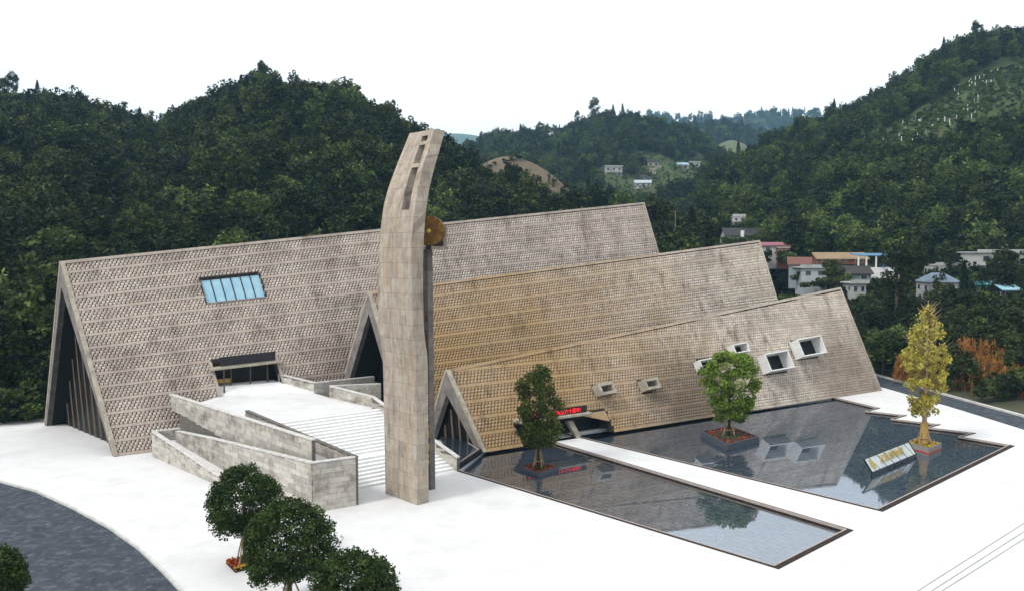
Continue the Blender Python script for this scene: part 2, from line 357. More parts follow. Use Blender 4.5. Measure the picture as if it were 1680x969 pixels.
# drain grooves across the front of the plaza
for (a, b) in (((1505, 969), (1700, 845)), ((1528, 969), (1710, 852)), ((1545, 969), (1720, 858))):
    p, q = G(*a), G(*b); p = p + (p - q).normalized() * 12; d = (q - p).normalized(); n_ = Vector((-d.y, d.x, 0)) * .035
    g = MB(); g.prism([p - n_, q - n_, q + n_, p + n_], .001, .006); struct(g.build('drain_slot', M['drain']), 'thin dark drain line across the open plaza', 'drain')

DA = (G(1388, 868) - G(895, 721)).normalized(); DB = (G(1655, 730) - G(1440, 835)).normalized()
def inside(p, poly):
    c = False; n = len(poly)
    for i in range(n):
        a, b = poly[i], poly[(i + 1) % n]
        if (a.y > p[1]) != (b.y > p[1]) and p[0] < (b.x - a.x) * (p[1] - a.y) / (b.y - a.y) + a.x: c = not c
    return c
def pool(name, poly, label, nwide, tiles_at, tl, tw):
    cx = sum(p.x for p in poly) / len(poly); cy = sum(p.y for p in poly) / len(poly)
    t = thing(name, label, 'pool', (cx, cy, 0), 'still reflecting pools in the plaza', 'structure')
    b = MB(); b.prism(poly, -.66, -.5); b.build('basin_floor', M['grout'], t)
    b = MB(); b.add([Vector((p.x, p.y, -.2)) for p in poly], [list(x) for x in tessellate_polygon([[Vector((p.x, p.y, 0)) for p in poly]])]); b.build('water', M['water'], t)
    n = len(poly)
    area = sum(poly[i].x * poly[(i + 1) % n].y - poly[(i + 1) % n].x * poly[i].y for i in range(n)); sgn = 1 if area > 0 else -1
    def offs(ws):
        out = []
        for i in range(n):
            p0, p1, p2 = poly[i - 1], poly[i], poly[(i + 1) % n]; d0 = (p1 - p0).normalized(); d1 = (p2 - p1).normalized()
            n0 = Vector((d0.y, -d0.x, 0)) * sgn; n1 = Vector((d1.y, -d1.x, 0)) * sgn; w0, w1 = ws[i - 1], ws[i]
            a0, a1 = p1 + n0 * w0, p1 + n1 * w1; den = d0.x * d1.y - d0.y * d1.x
            k = ((a1.x - a0.x) * d1.y - (a1.y - a0.y) * d1.x) / den if abs(den) > 1e-4 else 0; out.append(a0 + d0 * k)
        return out
    W_ = [nwide.get(i, .26) for i in range(n)]
    o1 = offs([.06] * n); o2 = offs([max(w, .07) for w in W_]); i1 = offs([-.05] * n); i2 = offs([-.04] * n); i3 = offs([-.004] * n)
    for i in range(n):
        j = (i + 1) % n
        if W_[i] == 0: continue
        k = MB(); k.prism([o1[i], o1[j], o2[j], o2[i]], .002, .05); k.build('kerb_stone', M['kerb'], t)
        k = MB(); k.prism([i1[i], i1[j], o1[j], o1[i]], -.1, .065); k.build('edge_stone', M['kerb_pale'], t)
        k = MB(); k.prism([i2[i], i2[j], i3[j], i3[i]], -.5, -.1); k.build('basin_wall', M['kerb'], t)
    # slate tiles on the basin floor, laid in running bond
    o = poly[0]; cells = []
    for i in range(-70, 71):
        for j in range(-70, 71):
            p = o - DA * ((i + (.5 if j % 2 else 0)) * tl) + DB * ((j + .5) * tw)
            if inside((p.x, p.y), poly): cells.append((( p - tiles_at).length, p))
    cells.sort(key=lambda x: x[0])
    tm = unit_cube(M['tile'], 'tile'); ang = math.atan2(DA.y, DA.x)
    for k, (_, p) in enumerate(cells[:280]):
        q = obj('tile', tm, t, (p.x - cx, p.y - cy, -.485 + random.uniform(-.006, .006))); q.scale = (tl - .09, tw - .09, .05); q.rotation_euler.z = ang
    rest = MB()
    for _, p in cells[280:]: rest.box((p.x, p.y, -.485 + random.uniform(-.006, .006)), tl - .09, tw - .09, .05, ang)
    if rest.v: tag(rest.build('tile_field', M['tile'], t), kind='stuff')
    return t
pool('reflecting_pool', POOL1, 'long narrow dark pool nearest the tower with one small planter island', {0: .45, 3: 0, 4: 0}, G(1200, 890), 1.3, .65)
pool('reflecting_pool', POOL2, 'wide dark pool with zigzag far edge holding two planters and a slanted board', {0: .5, 10: 0, 11: 0}, G(1470, 790), 1.5, .75)
# ------------------------------------------------------------------ the three tent halls
AX = Vector((.845, .535, 0)).normalized()
class Hall: pass
def make_hall(F0, F1, B0, B1, R0, R1, tf, ti):
    h = Hall(); h.F0, h.F1, h.B0, h.B1, h.R0, h.R1 = F0, F1, B0, B1, R0, R1; h.tf, h.ti = tf, ti
    h.L = (F1 - F0).length
    h.n = ((F1 - F0).cross((R0 + R1) / 2 - (F0 + F1) / 2)).normalized()
    if h.n.z < 0: h.n = -h.n
    return h
def P(h, s, t, off=0.0):
    f = h.F0.lerp(h.F1, s); r = h.R0.lerp(h.R1, s); return f.lerp(r, t) + h.n * off
def PI_(h, s, t):                      # inner skin of the front slab
    f = h.F0.lerp(h.F1, s) + (h.B0 - h.F0).normalized() * h.tf; r = h.R0.lerp(h.R1, s) - Vector((0, 0, h.ti)); return f.lerp(r, t)
def solve(h, u, v):
    s, t = .4, .4
    for _ in range(25):
        a = proj(P(h, s, t)); b = proj(P(h, s + 1e-3, t)); c = proj(P(h, s, t + 1e-3))
        J = np.array([[b[0] - a[0], c[0] - a[0]], [b[1] - a[1], c[1] - a[1]]]) / 1e-3
        ds = np.linalg.solve(J, np.array([u - a[0], v - a[1]])); s += ds[0]; t += ds[1]
    return s, t
def hall_body(h, t, holes, fm):
    """front slab with real openings, back slab, closed far end"""
    def grid(holes):
        ss = sorted({*np.linspace(0, 1, 25).tolist(), *[x for q in holes for x in q[:2]]}); ts = sorted({*np.linspace(0, 1, 11).tolist(), *[x for q in holes for x in q[2:]]})
        b = MB()
        hole = lambda s, u: any(q[0] < s < q[1] and q[2] < u < q[3] for q in holes)
        for i in range(len(ss) - 1):
            for j in range(len(ts) - 1):
                a, c, d, e = ss[i], ss[i + 1], ts[j], ts[j + 1]
                if hole((a + c) / 2, (d + e) / 2): continue
                b.add([P(h, a, d), P(h, c, d), P(h, c, e), P(h, a, e)], [(0, 1, 2, 3)])
                b.add([PI_(h, a, d), PI_(h, c, d), PI_(h, c, e), PI_(h, a, e)], [(3, 2, 1, 0)])
        return b
    b = grid(holes)
    def rev(a, c): b.add([P(h, *a), P(h, *c), PI_(h, *c), PI_(h, *a)], [(0, 1, 2, 3)])
    for (a, c, d, e) in holes:
        rev((a, d), (c, d)); rev((c, d), (c, e)); rev((c, e), (a, e)); rev((a, e), (a, d))
    rev((0, 0), (1, 0)); rev((1, 0), (1, 1))
    b.build('front_slab', M['backing'], t)
    k = MB(); w = (h.F0 - h.B0).normalized() * h.tf; up = Vector((0, 0, h.ti))
    k.hexa([h.B0, h.B1, h.B1 + w, h.B0 + w, h.R0, h.R1, h.R1 - up, h.R0 - up]); k.build('back_slab', M['soffit'], t)
    k = MB(); e = AX * -.4; k.add([h.F1 + e, h.B1 + e, h.R1 + e], [(0, 1, 2)]); k.build('end_wall', M['frame'], t)
def hall_bricks(h, t, m, nb, top_skip, pitch, rows, skip, ratio=None, band_w=.2, seed=1):
    rg = np.random.default_rng(seed)
    F0, F1, R0, R1, n = [np.array(x) for x in (h.F0, h.F1, h.R0, h.R1, h.n)]
    H0, H1 = h.R0.z, h.R1.z
    nc = int(h.L / pitch); V = []; ncell = 0
    if ratio is None: z0, z1 = H0 / nb, H1 / nb
    else: z0, z1 = ratio
    def tval(s, k): return (k * (z0 * (1 - s) + z1 * s)) / (H0 * (1 - s) + H1 * s)
    def Pn(s, tt, off): 
        f = F0 + (F1 - F0) * s[:, None]; r = R0 + (R1 - R0) * s[:, None]; return f + (r - f) * tt[:, None] + n * np.asarray(off).reshape(-1, 1)
    for k in range(nb):
        for r in range(rows):
            ka = k + band_w + (1 - band_w) * r / rows; kb2 = k + band_w + (1 - band_w) * (r + 1) / rows
            j = np.arange(nc); s0 = (j + (.5 if r % 2 else 0) + .03) / nc; s1 = s0 + .77 / nc
            sm = (s0 + s1) / 2; tm = tval(sm, (ka + kb2) / 2)
            ok = (tval(sm, ka) < 1 - top_skip - .006) & (s1 < 1)
            for q in skip: ok &= ~((sm > q[0]) & (sm < q[1]) & (tm > q[2]) & (tm < q[3]))
            s0, s1 = s0[ok], s1[ok]
            if not len(s0): continue
            g = (kb2 - ka) * .012; sh = .16 / nc
            a, b = ka + g, kb2 - g
            o0 = .04 + rg.random(len(s0)) * .015; o1 = .06 + rg.random(len(s0)) * .025
            tv_ = tval; tq = lambda s_, k_: np.minimum(tv_(s_, k_), 1 - top_skip)
            vs_ = [Pn(s0, tq(s0, a), 0), Pn(s1, tq(s1, a), 0), Pn(s1 + sh, tq(s1, b), 0), Pn(s0 + sh, tq(s0, b), 0),
                   Pn(s0, tq(s0, a), o0), Pn(s1, tq(s1, a), o1), Pn(s1 + sh, tq(s1, b), o1), Pn(s0 + sh, tq(s0, b), o0)]
            V.append(np.stack(vs_, 1)); ncell += len(s0)
    V = np.concatenate(V).reshape(-1, 3)
    base = np.arange(ncell)[:, None, None] * 8
    fq = np.array([(4, 5, 6, 7), (0, 1, 5, 4), (1, 2, 6, 5), (2, 3, 7, 6), (3, 0, 4, 7)])[None]
    Fq = (base + fq).reshape(-1, 4)
    me = bpy.data.meshes.new('tile_lattice'); V = V - np.array(wloc(t))
    me.vertices.add(len(V)); me.vertices.foreach_set('co', V.astype(np.float32).ravel())
    me.loops.add(len(Fq) * 4); me.loops.foreach_set('vertex_index', Fq.astype(np.int32).ravel())
    me.polygons.add(len(Fq)); me.polygons.foreach_set('loop_start', np.arange(len(Fq), dtype=np.int32) * 4); me.polygons.foreach_set('loop_total', np.full(len(Fq), 4, dtype=np.int32))
    me.update(calc_edges=True); me.materials.append(m)
    at = me.attributes.new('tone', 'FLOAT', 'FACE'); at.data.foreach_set('value', np.repeat(rg.random(ncell), 5).astype(np.float32))
    tag(obj('tile_lattice', me, t), kind='stuff')
    # the plain courses between the tile bands
    for k in range(nb + 1):
        segs = 24; run = []
        def flush(run):
            if len(run) < 2: return
            b = MB()
            for i in range(len(run) - 1):
                s0, s1 = run[i], run[i + 1]; ta0, ta1 = max(0, tval(s0, k)), max(0, tval(s1, k)); tb0, tb1 = min(.996, tval(s0, k + band_w)), min(.996, tval(s1, k + band_w)); ta0, ta1 = min(ta0, tb0 - .001), min(ta1, tb1 - .001)
                b.hexa([P(h, s0, ta0, .0), P(h, s1, ta1, .0), P(h, s1, ta1, .10), P(h, s0, ta0, .10), P(h, s0, tb0, .0), P(h, s1, tb1, .0), P(h, s1, tb1, .10), P(h, s0, tb0, .10)])
            b.build('plain_course', m, t)
        cuts = sorted({i / segs for i in range(segs + 1)} | {x for q in skip for x in q[:2] if 0 < x < 1})
        for i in range(len(cuts) - 1):
            a_, c_ = cuts[i], cuts[i + 1]; s = (a_ + c_) / 2
            bad = min(tval(a_, k), tval(c_, k)) > .99
            blocked = any(q[0] < s < q[1] and q[2] < tval(s, k + band_w * .95) and tval(s, k + band_w * .05) < q[3] for q in skip)
            if bad or blocked:
                flush(run); run = []
            else:
                if not run: run = [a_]
                run.append(c_)
        flush(run)
    b = MB(); ds = .22 / h.L
    for i in range(10):
        t0, t1 = i / 10, (i + 1) / 10
        b.hexa([P(h, 1 - ds, t0, 0), P(h, 1 + ds * .3, t0, 0), P(h, 1 + ds * .3, t0, .16), P(h, 1 - ds, t0, .16), P(h, 1 - ds, t1, 0), P(h, 1 + ds * .3, t1, 0), P(h, 1 + ds * .3, t1, .16), P(h, 1 - ds, t1, .16)])
    b.build('verge_trim', m, t)
    b = MB()      # ridge cap
    b.hexa([P(h, 0, 1 - .25 / H0, 0), P(h, 1, 1 - .25 / H1, 0), P(h, 1, 1 - .25 / H1, .14), P(h, 0, 1 - .25 / H0, .14), h.R0 + Vector((0, 0, .05)), h.R1 + Vector((0, 0, .05)), h.R1 + h.n * .14 + Vector((0, 0, .05)), h.R0 + h.n * .14 + Vector((0, 0, .05))])
    b.build('ridge_cap', m, t)
def hall_gable(h, t, recess, nm, glaz_base=0.0, mull=M['mullion'], mw=.10):
    F0, B0, R0 = h.F0, h.B0, h.R0; w = (F0 - B0).normalized(); ri = R0 - Vector((0, 0, h.ti)); fi = F0 - w * h.tf; bi = B0 + w * h.tf
    e = AX * .5; b = MB(); o = -AX * .06      # the A-shaped concrete frame, a little proud
    b.hexa([F0 + o, fi + o, fi + e, F0 + e, R0 + o, ri + o, ri + e, R0 + e]); b.hexa([bi + o, B0 + o, B0 + e, bi + e, ri + o, R0 + o, R0 + e, ri + e])
    b.build('gable_frame', M['frame'], t)
    for foot, nm_ in ((F0, 1), (B0, -1)):
        b = MB(); d = (R0 - foot).normalized(); out = w * nm_; out = (out - d * out.dot(d)).normalized()
        b.hexa([foot - AX * .1 - out * .04, foot - AX * .1 + out * .19, foot + AX * .3 + out * .19, foot + AX * .3 - out * .04,
                R0 - AX * .1 - out * .04, R0 - AX * .1 + out * .19, R0 + AX * .3 + out * .19, R0 + AX * .3 - out * .04]); b.build('edge_trim', M['trim'], t)
    r = AX * recess; z = Vector((0, 0, glaz_base))
    b = MB(); b.add([fi + r + z, bi + r + z, ri + r], [(0, 1, 2)]); b.build('gable_glazing', M['black_glass'], t)
    b0, f0 = bi + r * .96, fi + r * .96; ap = ri + r * .96; lean = ap - b0.lerp(f0, .5)
    lean_xy = Vector((lean.x, lean.y, 0)) - (f0 - b0).normalized() * Vector((lean.x, lean.y, 0)).dot((f0 - b0).normalized())
    for i in range(1, nm):
        q = i / nm; p = b0.lerp(f0, q); hgt = lean.z * (1 - abs(2 * q - 1)); top = p + lean_xy * (hgt / lean.z) + Vector((0, 0, hgt))
        dd = (f0 - b0).normalized() * mw / 2
        b = MB(); b.hexa([p - dd - AX * .1, p + dd - AX * .1, p + dd, p - dd, top - dd - AX * .1, top + dd - AX * .1, top + dd, top - dd]); b.build('mullion', mull, t)

# hall A, the long tall one on the left
F0 = G(188, 748); B0 = G(75, 697); W = B0 - F0
R0 = D(100, 430, (F0.y + B0.y) / 2 - .8)
F1 = Vector((F0.x, F0.y, 0)) + Vector((.845, .535, 0)) * 79.5; B1 = F1 + W
R1 = D(1056, 333, (F1.y + B1.y) / 2)
HA = make_hall(F0, F1, B0, B1, R0, R1, .42, 2.6)
# hall B, in the middle
R0b = D(605, 480, 90.0); F0b = Vector((R0b.x + 5.4, R0b.y - 5.2, 0)); B0b = Vector((R0b.x - 5.4, R0b.y + 5.2, 0))
F1b = F0b + Vector((.845, .535, 0)) * 64.6; B1b = F1b + (B0b - F0b); R1b = D(1245, 395, (F1b.y + B1b.y) / 2)
HB = make_hall(F0b, F1b, B0b, B1b, R0b, R1b, 1.0, 2.3)
# hall C, the low one by the pools
F0c = G(793, 742); B0c = F0c + Vector((-6.3, 6.0, 0)); R0c = D(733, 607, (F0c.y + B0c.y) / 2)
F1c = G(1445, 640); B1c = F1c + Vector((-8.5, 8.1, 0)); R1c = D(1378, 472, (F1c.y + B1c.y) / 2)
HC = make_hall(F0c, F1c, B0c, B1c, R0c, R1c, .85, 2.5)

M['facA'] = facade('hall_a_tile', (.41, .345, .292), (.55, .485, .425), None, (.15, .11, .085), None, None, [((-27, 88, 3), 0, 12, .0), ((-17, 92, 4), 2, 11, .75)])
M['facB'] = facade('hall_b_tile', (.48, .41, .34), (.64, .57, .50), (.33, .205, .085), (.16, .11, .07), (0, 86, 3), (10, 44))
M['facC'] = facade('hall_c_tile', (.50, .43, .36), (.66, .59, .52), (.33, .21, .09), (.13, .095, .065), (2, 82, 2), (6, 40), [((22, 96, 1.5), 2, 10, .8), ((48, 114, 1), 4, 12, .6)])
def rect(h, pts, padk=0):
    st = [solve(h, *p) for p in pts]; a, b, c, d = st    # tl tr br bl
    return ((a[0] + d[0]) / 2, (b[0] + c[0]) / 2, (c[1] + d[1]) / 2, (a[1] + b[1]) / 2)
def pad(q, h, m): return (q[0] - m / h.L, q[1] + m / h.L, q[2] - m / h.R0.z, q[3] + m / h.R0.z)

hallA = thing('museum_hall', 'tallest long tent-shaped hall with blue skylight and raised dark entrance', 'hall', tuple(F0), 'tent-shaped museum halls')
winA = rect(HA, [(331, 459), (427, 446), (433, 488), (336, 496)])
entA = rect(HA, [(352, 594), (456, 580), (460, 643), (360, 653)])
hall_body(HA, hallA, [winA, entA], M['facA'])
hall_bricks(HA, hallA, M['facA'], 15, .012, .40, 4, [pad(winA, HA, .06), pad(entA, HA, .12)], seed=1)
hall_gable(HA, hallA, 1.9, 12)
# skylight with six panes
q = winA; fr = MB()
for k in range(7):
    s = q[0] + (q[1] - q[0]) * k / 6; ds = .05 / HA.L
    b = MB(); b.hexa([P(HA, s - ds, q[2], -.20), P(HA, s + ds, q[2], -.20), P(HA, s + ds, q[2], -.04), P(HA, s - ds, q[2], -.04), P(HA, s - ds, q[3], -.20), P(HA, s + ds, q[3], -.20), P(HA, s + ds, q[3], -.04), P(HA, s - ds, q[3], -.04)]); b.build('window_mullion', M['black'], hallA)
    if k < 6:
        s2 = q[0] + (q[1] - q[0]) * (k + 1) / 6
        b = MB(); b.hexa([P(HA, s + ds, q[2], -.19), P(HA, s2 - ds, q[2], -.19), P(HA, s2 - ds, q[2], -.11), P(HA, s + ds, q[2], -.11), P(HA, s + ds, q[3], -.19), P(HA, s2 - ds, q[3], -.19), P(HA, s2 - ds, q[3], -.11), P(HA, s + ds, q[3], -.11)]); b.build('window_pane', M['blue_glass'], hallA)
for (ta, tb) in ((q[2] - .12 / 20, q[2]), (q[3], q[3] + .12 / 20)):
    b = MB(); b.hexa([P(HA, q[0], ta, -.3), P(HA, q[1], ta, -.3), P(HA, q[1], ta, .11), P(HA, q[0], ta, .11), P(HA, q[0], tb, -.3), P(HA, q[1], tb, -.3), P(HA, q[1], tb, .11), P(HA, q[0], tb, .11)]); b.build('window_frame', M['black'] if tb > q[3] else M['frame'], hallA)
for s in (q[0] - .06 / HA.L, q[1]):
    b = MB(); ds = .16 / HA.L; s = s - (.08 / HA.L if s < (q[0] + q[1]) / 2 else 0); b.hexa([P(HA, s, q[2], -.3), P(HA, s + ds, q[2], -.3), P(HA, s + ds, q[2], .10), P(HA, s, q[2], .10), P(HA, s, q[3], -.3), P(HA, s + ds, q[3], -.3), P(HA, s + ds, q[3], .10), P(HA, s, q[3], .10)]); b.build('window_frame', M['black'], hallA)
# entrance canopy, board and door posts
OUT = Vector((AX.y, -AX.x, 0))
q = entA; a = P(HA, q[0], q[3]); c = P(HA, q[1], q[3])
def canopy(h, t, a, c, depth, th, ext, m):
    d = (c - a).normalized(); b = MB(); p0, p1 = a - d * ext, c + d * ext; z = Vector((0, 0, th)); inn = OUT * -.3
    b.hexa([p0 + inn, p1 + inn, p1 + OUT * depth, p0 + OUT * depth, p0 + inn + z, p1 + inn + z, p1 + OUT * depth + z, p0 + OUT * depth + z]); b.build('canopy', m, t)
for s in (q[0] - .34 / HA.L, q[1] + .02 / HA.L):
    b = MB(); ds = .32 / HA.L
    for k in range(4):
        t0, t1 = q[2] + (q[3] - q[2]) * k / 4, q[2] + (q[3] - q[2]) * (k + 1) / 4
        b.hexa([P(HA, s, t0, -.3), P(HA, s + ds, t0, -.3), P(HA, s + ds, t0, .12), P(HA, s, t0, .12), P(HA, s, t1, -.3), P(HA, s + ds, t1, -.3), P(HA, s + ds, t1, .12), P(HA, s, t1, .12)])
    b.build('door_jamb', M['facA'], hallA)
canopy(HA, hallA, a - Vector((0, 0, .75)), c - Vector((0, 0, .75)), 1.4, .2, .4, M['trim'])
d = (c - a).normalized(); p0, p1 = a + d * .7 - Vector((0, 0, .46)), c - d * .1 - Vector((0, 0, .46)); z = Vector((0, 0, 1.0))
b = MB(); b.hexa([p0 + OUT * .75, p1 + OUT * .75, p1 + OUT * .95, p0 + OUT * .95, p0 + OUT * .75 + z, p1 + OUT * .75 + z, p1 + OUT * .95 + z, p0 + OUT * .95 + z]); b.build('sign_board', M['black'], hallA)
for k, s in enumerate((.05, .19, .5, .78, .95)):
    lo = P(HA, q[0] + (q[1] - q[0]) * s, q[2]); 
    b = MB(); b.tube([lo - OUT * (1.4 if k else .5) - Vector((0, 0, .3)), lo - OUT * (1.4 if k else .5) + Vector((0, 0, 3.2))], .09, 6); b.build('door_post', M['bark'], hallA)
lo = P(HA, q[0], q[2]); hi = P(HA, q[1], q[2]); b = MB(); b.hexa([lo - OUT * 3 - z * .5, hi - OUT * 3 - z * .5, hi - OUT * 3.1 - z * .5, lo - OUT * 3.1 - z * .5, lo - OUT * 3 + z * 4, hi - OUT * 3 + z * 4, hi - OUT * 3.1 + z * 4, lo - OUT * 3.1 + z * 4]); b.build('door_wall', M['black_glass'], hallA)
lo2 = P(HA, q[0], q[2]).lerp(P(HA, q[1], q[2]), .1); b = MB(); b.box(lo2 - OUT * 1.9 + Vector((0, 0, 1.6)), 1.6, .1, .5, math.atan2(AX.y, AX.x)); b.build('notice_panel', M['straw'], hallA)

hallB = thing('museum_hall', 'middle tent-shaped hall between the tallest and the lowest one, gilded lower wall', 'hall', tuple(F0b), 'tent-shaped museum halls')
hall_body(HB, hallB, [], M['facB'])
hall_bricks(HB, hallB, M['facB'], 11, .014, .40, 4, [], seed=2)
hall_gable(HB, hallB, 3.5, 6, mw=.35)

hallC = thing('museum_hall', 'lowest tent-shaped hall standing in the pool with projecting box windows', 'hall', tuple(F0c), 'tent-shaped museum halls')
entC = rect(HC, [(852, 696), (1000, 672), (1000, 712), (852, 733)]); entC = (entC[0], entC[1], 0.0, entC[3])
BOXES = [[(972, 633), (998, 629), (1000, 648), (976, 653)], [(1046, 626), (1070, 622), (1073, 639), (1051, 645)], [(1137, 594), (1166, 590), (1170, 606), (1142, 611)],
         [(1192, 569), (1216, 565), (1220, 580), (1196, 584)], [(1240, 586), (1278, 579), (1290, 607), (1252, 615)], [(1293, 562), (1331, 555), (1344, 583), (1306, 590)]]
bx = [rect(HC, q) for q in BOXES]
hall_body(HC, hallC, [entC] + bx, M['facC'])
hall_bricks(HC, hallC, M['facC'], 11, .03, .40, 4, [pad(entC, HC, .1)] + [pad(q, HC, .05) for q in bx], ratio=(1.52, 1.70), seed=3)
hall_gable(HC, hallC, .9, 6, mw=.22)
for k, q in enumerate(bx):
    big = k >= 4; dep = 1.55 if big else 1.2; wl = .16 if big else (.34 if k < 2 else .14)
    wroot = None
    def ring(o0, o1, name, m, grow=0.0, parent=None):
        gs, gt = grow / HC.L, grow / (HC.R0.lerp(HC.R1, (q[0] + q[1]) / 2) - HC.F0.lerp(HC.F1, (q[0] + q[1]) / 2)).length
        ws, wt = wl / HC.L, wl / (HC.R0.lerp(HC.R1, (q[0] + q[1]) / 2) - HC.F0.lerp(HC.F1, (q[0] + q[1]) / 2)).length
        s0, s1, t0, t1 = q[0] - gs, q[1] + gs, q[2] - gt, q[3] + gt
        b = MB()
        for (a, c, d, e) in ((s0, s1, t0, t0 + wt), (s0, s1, t1 - wt, t1), (s0, s0 + ws, t0 + wt, t1 - wt), (s1 - ws, s1, t0 + wt, t1 - wt)):
            b.hexa([P(HC, a, d, o0), P(HC, c, d, o0), P(HC, c, d, o1), P(HC, a, d, o1), P(HC, a, e, o0), P(HC, c, e, o0), P(HC, c, e, o1), P(HC, a, e, o1)])
        return b.build(name, m, hallC if parent is None else parent)
    w_ = ring(-.4, dep, 'box_window', M['white'] if k >= 2 else M['trim'])
    b = MB(); b.add([P(HC, q[0], q[2], -.1), P(HC, q[1], q[2], -.1), P(HC, q[1], q[3], -.1), P(HC, q[0], q[3], -.1)], [(0, 1, 2, 3)])
    b.build('pane', M['black_glass'] if k >= 2 else M['frame'], w_)
# lower entrance: canopy with red running text, slanted pier, cut skirt of wall
st = lambda u, v: solve(HC, u, v)
a = P(HC, *st(848, 690)); c = P(HC, *st(952, 673)); c.z = a.z
canopy(HC, hallC, a, c, 1.6, .22, .5, M['trim'])
d = (c - a).normalized(); p0, p1 = a + d * .6 + OUT * .9, c + d * .1 + OUT * .9; z = Vector((0, 0, .95)); zz = Vector((0, 0, .222))
b = MB(); b.hexa([p0 + zz, p1 + zz, p1 + OUT * .15 + zz, p0 + OUT * .15 + zz, p0 + z, p1 + z, p1 + OUT * .15 + z, p0 + OUT * .15 + z]); b.build('sign_board', M['black'], hallC)
def text(name, body, size, loc, xdir, updir, m, parent, ext=.02, align='LEFT', sx=1.0):
    cu = bpy.data.curves.new(name, 'FONT'); cu.body = body; cu.size = size; cu.extrude = ext; cu.align_x = align; cu.materials.append(m)
    o = bpy.data.objects.new(name, cu); col.objects.link(o); o.parent = parent
    x = xdir.normalized(); y = (updir - x * updir.dot(x)).normalized(); zc = x.cross(y)
    dg = bpy.context.evaluated_depsgraph_get(); me = bpy.data.meshes.new_from_object(o.evaluated_get(dg)); bpy.data.objects.remove(o); o = obj(name, me, parent)
    mm = Matrix((x * sx, y, zc)).transposed().to_4x4(); mm.translation = Vector(loc) - wloc(parent); o.matrix_local = mm
    return o
text('sign_lettering', '热烈庆祝自治县成立六十周年!', .56, p0 + OUT * .17 + Vector((0, 0, .37)) + d * .15, d, Vector((0, 0, 1)), M['led'], hallC, sx=(p1 - p0).length / 8.5)
lo, hi = P(HC, *st(950, 717)), P(HC, *st(936, 690)); b = MB(); b.hexa([lo + d * -.35, lo + d * .35, lo + d * .35 - OUT * .6, lo - d * .35 - OUT * .6, hi - d * .35, hi + d * .35, hi + d * .35 - OUT * .6, hi - d * .35 - OUT * .6]); b.build('slanted_pier', M['trim'], hallC)
b = MB(); s0, s1 = st(950, 685)[0], entC[1]
va = [P(HC, s0, entC[3], .0), P(HC, s1, entC[3], .0), P(HC, s1, .12, .0)]; b.add(va + [v + HC.n * .1 for v in va], [(0, 1, 2), (5, 4, 3), (0, 3, 4, 1), (1, 4, 5, 2), (2, 5, 3, 0)]); b.build('wall_skirt', M['facC'], hallC)
b = MB(); lo, hi = P(HC, entC[0], 0), P(HC, entC[1], 0); b.hexa([lo - OUT * 2.6 - z * .6, hi - OUT * 2.6 - z * .6, hi - OUT * 2.7 - z * .6, lo - OUT * 2.7 - z * .6, lo - OUT * 2.6 + z * 3, hi - OUT * 2.6 + z * 3, hi - OUT * 2.7 + z * 3, lo - OUT * 2.7 + z * 3]); b.build('door_wall', M['black_glass'], hallC)
# ------------------------------------------------------------------ stairs, terrace and ramp walls
STONE = unit_cube(M['stone'], 'stone_block')
def stone_wall(name, label, pts, th=.3, bh=.36, bl=.95, side=1, cope=True, cope_m='coping', maxb=300, nostone=False):
    """pts: list of (x, y, z_bottom, z_top); blocks clad the side given"""
    c0 = Vector((pts[0][0], pts[0][1], 0)); t = thing(name, label, 'wall', tuple(c0), 'stone-clad walls of ramp and stairs'); cnt = 0
    for i in range(len(pts) - 1):
        (x0, y0, b0, t0), (x1, y1, b1, t1) = pts[i], pts[i + 1]
        p, q = Vector((x0, y0, 0)), Vector((x1, y1, 0)); d = (q - p); Ln = d.length; d.normalize(); n_ = Vector((d.y, -d.x, 0)) * side
        Z = lambda v, z_: Vector((v.x, v.y, z_))
        k = MB(); k.hexa([Z(p, b0), Z(q, b1), Z(q - n_ * th, b1), Z(p - n_ * th, b0), Z(p, t0), Z(q, t1), Z(q - n_ * th, t1), Z(p - n_ * th, t0)]); k.build('core', M['stone_joint'] if not nostone else M['stone'], t)
        if cope:
            k = MB(); e = .07; k.hexa([Z(p + n_ * e, t0), Z(q + n_ * e, t1), Z(q - n_ * (th + e), t1), Z(p - n_ * (th + e), t0), Z(p + n_ * e, t0 + .1), Z(q + n_ * e, t1 + .1), Z(q - n_ * (th + e), t1 + .1), Z(p - n_ * (th + e), t0 + .1)]); k.build('coping', M[cope_m], t)
        if nostone: continue
        ang = math.atan2(d.y, d.x); row = 0; zb = min(b0, b1)
        while zb + row * bh < max(t0, t1):
            x = -random.random() * bl; z_ = zb + row * bh
            while x < Ln:
                w = bl * random.uniform(.7, 1.3); xa, xb = max(0, x), min(Ln, x + w); x += w
                if xb - xa < .15: continue
                top = min(t0 + (t1 - t0) * xa / Ln, t0 + (t1 - t0) * xb / Ln); bot = max(b0 + (b1 - b0) * xa / Ln, b0 + (b1 - b0) * xb / Ln)
                za, zb2 = max(z_, bot), min(z_ + bh, top)
                if zb2 - za < .08 or cnt >= maxb: continue
                cen = p + d * ((xa + xb) / 2) + n_ * .02
                o = obj('stone_block', STONE, t, (cen.x - c0.x, cen.y - c0.y, (za + zb2) / 2)); o.scale = (xb - xa - .018, .07 + random.uniform(0, .03), zb2 - za - .016); o.rotation_euler.z = ang; cnt += 1
            row += 1
    return t
A_ = Vector((-.71, .70, 0)).normalized()
K1 = G(512, 760, 3.82); K2 = G(584, 828); C1 = G(275, 646, 5.2); C2 = G(512, 722, 5.2); S1 = G(403, 674, 5.2)
W1a = G(359, 795.7); W1b = G(251, 748); W2b = G(288.7, 707.4, 2.4)
dW1 = (W1a - W1b).normalized(); W1e = W1b + dW1 * 17.5
